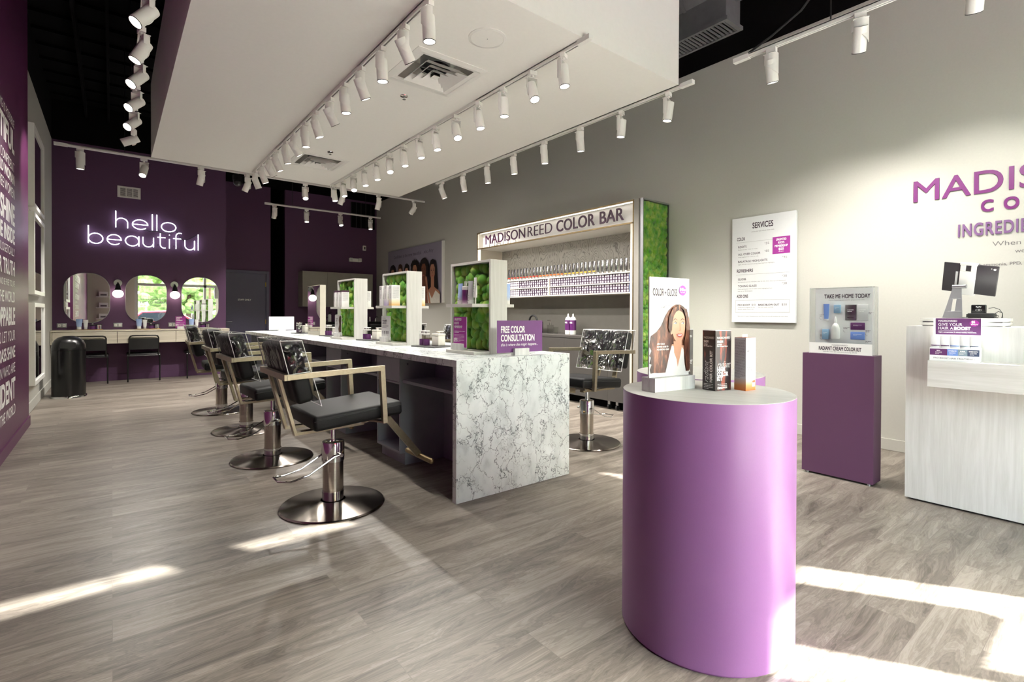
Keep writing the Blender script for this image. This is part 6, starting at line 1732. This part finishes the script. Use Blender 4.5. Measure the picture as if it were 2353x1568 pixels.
b = MB('blue'); squeeze_tube(b, 0, 0, -0.055, 0.034, 0.11, 'blue', 'frost', 0.016, 0.012); b.build('sample_tube', o, loc=(0.044, -0.02-0.082, 0.30), rot=(PI, 0, PI/2)) if False else None
b = MB('blue'); squeeze_tube(b, 0, 0, 0, 0.036, 0.125, 'blue', 'frost', 0.016, 0.013); b.build('sample_tube', o, loc=(0.044, -0.02-0.08, 0.245), rot=(0, 0, PI/2))
stuck(0.153, 0.332, 0.044, 0.062, 'palebl', 'sample_sachet', 0.02)
stuck(0.238, 0.306, 0.07, 0.115, 'silver', 'foil_sachet', 0.006, lambda b, T: b.box(-0.0075, -0.0065, -0.02, 0.02, -0.04, -0.034, 'ink')); stuck(0.313, 0.306, 0.07, 0.115, 'frost', 'foil_sachet', 0.006)
stuck(0.282, 0.207, 0.09, 0.052, 'boostpurple', 'sample_packet', 0.006); stuck(0.282, 0.138, 0.09, 0.056, 'blue', 'sample_packet', 0.006)
stuck(0.078, 0.143, 0.044, 0.077, 'palebl', 'sample_box', 0.024)
b = MB('white_s'); b.lathe([(0.026, 0), (0.028, 0.004), (0.028, 0.075), (0.018, 0.105), (0.009, 0.115), (0.008, 0.14), (0.003, 0.165)], seg=22); b.build('applicator_bottle', o, loc=(0.034, -0.02-0.145, 0.112))

# ---------------------------------------------------------------- reception desk
DX, DY = 4.07, 0.987
t = thing('reception_desk', 'whitewashed wood reception desk at the right edge', 'reception desk', (0, 0, 0))
b = MB('woodw'); b.box(DX, DX+0.04, -0.9, DY, 0.012, 1.132); b.build('front_panel', t, bevel=0.001)
b = MB('woodw'); b.box(DX+0.041, DX+0.62, DY-0.03, DY, 0.012, 1.132); b.build('side_panel', t, bevel=0.001)
b = MB('woodwy'); b.box(DX+0.041, DX+0.34, -0.9, DY-0.031, 1.10, 1.132); b.box(DX+0.30, DX+0.70, -0.9, DY-0.031, 0.74, 0.77); b.build('desk_top', t, bevel=0.001)
b = MB('blackmatt'); b.box(DX+0.03, DX+0.6, -0.88, DY-0.03, 0.0, 0.0118); b.build('plinth', t)
b = MB('woodwy'); b.box(3.87, DX-0.0005, -0.9, 0.832, 0.770, 0.928); b.build('bag_ledge', t, bevel=0.001)
t = thing('layered_riser', 'two layered pale wood riser under the tablet on the reception desk', 'riser', (4.14, 0.72, 1.1325))
b = MB('woodwy'); b.box(0, 0.3, -0.19, 0.213, 0.006, 0.024); b.box(0, 0.3, -0.19, 0.213, 0.032, 0.0515); b.build('riser_board', t, bevel=0.0008)
b = MB('alu'); b.box(0.01, 0.29, -0.18, 0.2, 0.0, 0.0058); b.box(0.01, 0.29, -0.18, 0.2, 0.0242, 0.0318); b.build('spacer', t)
b = MB('paper'); b.box(4.12, 4.3, -0.1, 0.50, 1.1328, 1.137)
tag(b.build('paper_pad'), 'white papers lying on the reception desk at the right edge', 'papers')

# tablet on a stand: it leans towards the staff side
ZR = 1.1845
t = thing('tablet_stand', 'aluminium stand holding the tablet on the reception desk', 'tablet stand', (4.30, 0.765, ZR), R(-6))
b = MB('alu')
# wedge shaped neck in a plane facing the customer, leaning back, with a slot
def neck(Tn):
    o_ = [(-0.045+0.0, 0.0), (0.045, 0.0), (0.024, 0.205), (-0.02, 0.205)]
    L = [(-0.055, 0.0), (-0.012, 0.0), (-0.012, 0.0)]
    pts = [((-0.052, 0.0), (-0.009, 0.055)), ((0.05, 0.0), (0.010, 0.055))]
    b.prism([(-0.052, 0), (0.05, 0), (0.046, 0.045), (-0.044, 0.045)], Tn, 0.006)
    b.prism([(-0.044, 0.045), (-0.012, 0.045), (-0.010, 0.13), (-0.030, 0.13)], Tn, 0.006)
    b.prism([(0.008, 0.045), (0.046, 0.045), (0.036, 0.13), (0.010, 0.13)], Tn, 0.006)
    b.prism([(-0.030, 0.13), (0.036, 0.13), (0.028, 0.205), (-0.018, 0.205)], Tn, 0.006)
Tn = frame((-0.045, 0.02, 0.0), (0, -1, 0), (0.30, 0, 0.954)); neck(Tn)
b.box(-0.055, 0.12, -0.028, 0.07, 0.0, 0.006); b.build('stand_neck', t, bevel=0.0008)
b = MB('alu'); b.cyl((0.02, -0.03, 0.205), 0.013, 0.07, 'y', 20); b.build('hinge', t)
TP = Matrix.Translation((4.355, 0.725, ZR+0.255)) @ Matrix.Rotation(R(-8), 4, 'Z') @ Matrix.Rotation(R(-24), 4, 'Y')
t2 = bpy.data.objects.new('tablet', None); COL.objects.link(t2); t2.matrix_world = TP @ Matrix.Rotation(R(12), 4, 'X')
tag(t2, 'dark tablet seen from behind on the reception desk stand', 'tablet')
b = MB('screen'); b.rbox((0, 0, 0), (0.009, 0.275, 0.205), 0.0045, 3); b.box(-0.0049, -0.0046, 0.06, 0.072, -0.05, 0.045, 'frost'); b.build('tablet_body', t2)
b = MB('blackgloss'); b.box(0.0045, 0.0049, -0.131, 0.131, -0.097, 0.097); b.build('screen', t2)
b = MB('chrome'); b.cyl((-0.0065, -0.118, 0.082), 0.007, 0.002, 'x', 16); b.ball((-0.0055, -0.102, 0.084), 0.003, 'frost'); b.build('camera', t2)
b = MB('white_s'); b.box(-0.0125, -0.0055, -0.032, 0.05, -0.108, 0.055); b.box(-0.011, -0.0055, -0.032, -0.004, 0.055, 0.095); b.box(-0.011, -0.0055, 0.022, 0.05, 0.055, 0.095); b.box(-0.012, 0.008, -0.035, 0.053, 0.095, 0.109); b.box(-0.012, 0.008, -0.035, 0.053, -0.112, -0.106); b.build('tablet_clamp', t2, bevel=0.002)
t = thing('card_reader', 'black contactless card reader on its dock beside the tablet', 'card reader', (4.27, 0.655, ZR))
b = MB('blackmatt'); b.rbox((0, -0.005, 0.016), (0.09, 0.125, 0.03), 0.006); b.box(-0.02, 0.05, 0.058, 0.066, 0.004, 0.026); b.build('dock', t)
b = MB('blackgloss'); b.rbox((-0.012, 0.008, 0.055), (0.02, 0.072, 0.06), 0.006)
T = frame((-0.0223, 0.008, 0.0), (0, -1, 0), (0, 0, 1)); b.text('PayPal', T, 0, 0.068, 0.006, width=0.024, align='C', bold=0.03, mat='whiteink')
b.tube([T @ Vector((0.014*math.cos(2*PI*k/24), 0.051+0.006*math.sin(2*PI*k/24), 0.001)) for k in range(24)], 0.0005, 4, closed=True, mat='frost')
for i in range(3): b.tube([T @ Vector((-0.002+(0.002+i*0.0025)*math.cos(R(a)), 0.051+(0.002+i*0.0018)*math.sin(R(a)), 0.001)) for a in range(-60, 61, 20)], 0.0006, 4, mat='frost')
b.build('reader', t)
b = MB('blackmatt'); b.tube([(0.0, -0.035, 0.062), (0.0, -0.06, 0.066), (0.0, -0.085, 0.055), (0.0, -0.098, 0.03), (0.0, -0.095, 0.002)], 0.0018, 6); b.tube([(0.0, -0.065, 0.03), (0.0, -0.08, 0.042), (0.0, -0.098, 0.034), (0.0, -0.1, 0.002)], 0.0018, 6); b.tube([(0.0, -0.067, 0.018), (0.0, -0.08, 0.016), (0.0, -0.078, 0.003), (0.0, -0.068, 0.003)], 0.0018, 6); b.build('cable', t)

# boost display carton on the ledge
t = thing('boost_display', 'GIVE YOUR HAIR A BOOST counter display on the desk ledge', 'counter display', (3.885, 0.826, 0.9285), R(5))
BW = 0.225
b = MB('paper'); b.box(0, 0.003, -BW, 0, 0, 0.078); b.box(0.003, 0.14, -BW, -BW+0.002, 0, 0.078); b.box(0.003, 0.14, -0.002, 0, 0, 0.078); b.box(0.003, 0.14, -BW+0.002, -0.002, 0, 0.002); b.box(0.125, 0.128, -BW+0.002, -0.002, 0.002, 0.255); b.box(0.05, 0.124, -BW+0.002, -0.002, 0.074, 0.078)
b.build('carton', t)
b = MB('boostpurple'); b.box(0.1235, 0.1248, -BW+0.004, -0.014, 0.155, 0.255); T = frame((0.1233, -0.014, 0), (0, -1, 0), (0, 0, 1))
b.text('MADISONREED', T, 0.012, 0.234, 0.010, width=0.088, mat='whiteink', bold=0.01); b.text('GIVE YOUR', T, 0.012, 0.209, 0.0165, width=0.112, mat='whiteink', bold=0.0); b.text('HAIR A', T, 0.012, 0.186, 0.0165, width=0.070, mat='whiteink', bold=0.0); b.text('BOOST', T, 0.087, 0.186, 0.0165, width=0.074, mat='whiteink', bold=0.06)
b.flat([(0.012, 0.1785), (0.172, 0.1785), (0.172, 0.1793), (0.012, 0.1793)], T, 0.001, 'whiteink'); b.text('Highly concentrated 3 minute weekly treatments.', T, 0.012, 0.167, 0.0062, width=0.176, mat='whiteink', bold=0.02)
b.flat([(0.178+0.021*math.cos(2*PI*k/28), 0.226+0.019*math.sin(2*PI*k/28)) for k in range(28)], T, 0.0012, 'magenta'); b.text('$5', T, 0.166, 0.227, 0.0125, width=0.014, mat='whiteink', bold=0.05, z=0.002); b.text('EACH', T, 0.178, 0.216, 0.006, width=0.028, align='C', mat='whiteink', bold=0.04, z=0.002)
b.build('header_card', t)
b = MB('boostpurple'); T = frame((0, 0, 0), (0, -1, 0), (0, 0, 1))
for x0, x1, m_, s in ((0.002, 0.082, 'boostpurple', 'SEAL'), (0.082, 0.130, 'blue', 'HYDRATE'), (0.130, 0.172, 'sage', 'SHINE'), (0.172, 0.224, 'slate', 'STRENGTH')):
    b.flat([(x0, 0.034), (x1, 0.034), (x1, 0.072), (x0, 0.072)], T, 0.0008, m_); b.text(s, T, (x0+x1)/2, 0.059, 0.0055, align='C', bold=0.05, mat='whiteink', z=0.0016); b.lines(T, (x0+x1)/2-0.015, 0.053, 0.03, 3, 0.0055, 0.0017, 'whiteink', z=0.0014, seed=len(s))
b.text('PRO BOOST HAIR TREATMENTS', T, 0.112, 0.013, 0.0085, width=0.185, align='C', mat='ink', bold=0.0)
b.build('front_print', t)
for i in range(5):
    col = ['boostpurple', 'boostpurple', 'blue', 'sage', 'slate'][i]
    cn = ['plum banded, leftmost', 'plum banded, second', 'blue banded', 'grey green banded', 'slate banded, rightmost'][i]
    q = R(5); yy = -0.024-i*0.044
    px_, py_ = 3.885+0.028*math.cos(q)-yy*math.sin(q), 0.826+0.028*math.sin(q)+yy*math.cos(q)
    tt = thing('boost_tube', 'small white treatment tube in the boost display, '+cn, 'tube', (px_, py_, 0.9305), R(95)+PI, 'treatment tubes in the boost display')
    b = MB('paper'); squeeze_tube(b, 0, 0, 0, 0.042, 0.148, 'paper', 'frost', 0.03, 0.03)
    b.build('tube_body', tt)
    b = MB(col); n = 16; b.lathe([(0.0, 0), (0.0, 0)], cap=False) if False else None
    rings = [[(0.0212*math.cos(2*PI*k/n), 0.0138*math.sin(2*PI*k/n), hh) for k in range(n)] for hh in (0.087, 0.092)]
    b.add(rings[0]+rings[1], [(k, (k+1) % n, n+(k+1) % n, n+k) for k in range(n)], col, True)
    Tq = frame((0, 0.012, 0), (-1, 0, 0), (0, 0, 1)); b.tube([Tq @ Vector((0.003*math.cos(R(a))*(1+a/700), 0.122+0.005*math.sin(R(a)), 0.0)) for a in range(0, 500, 40)], 0.0005, 4, mat='ink')
    b.build('band', tt)

if _to.name in bpy.data.objects: bpy.data.objects.remove(_to)
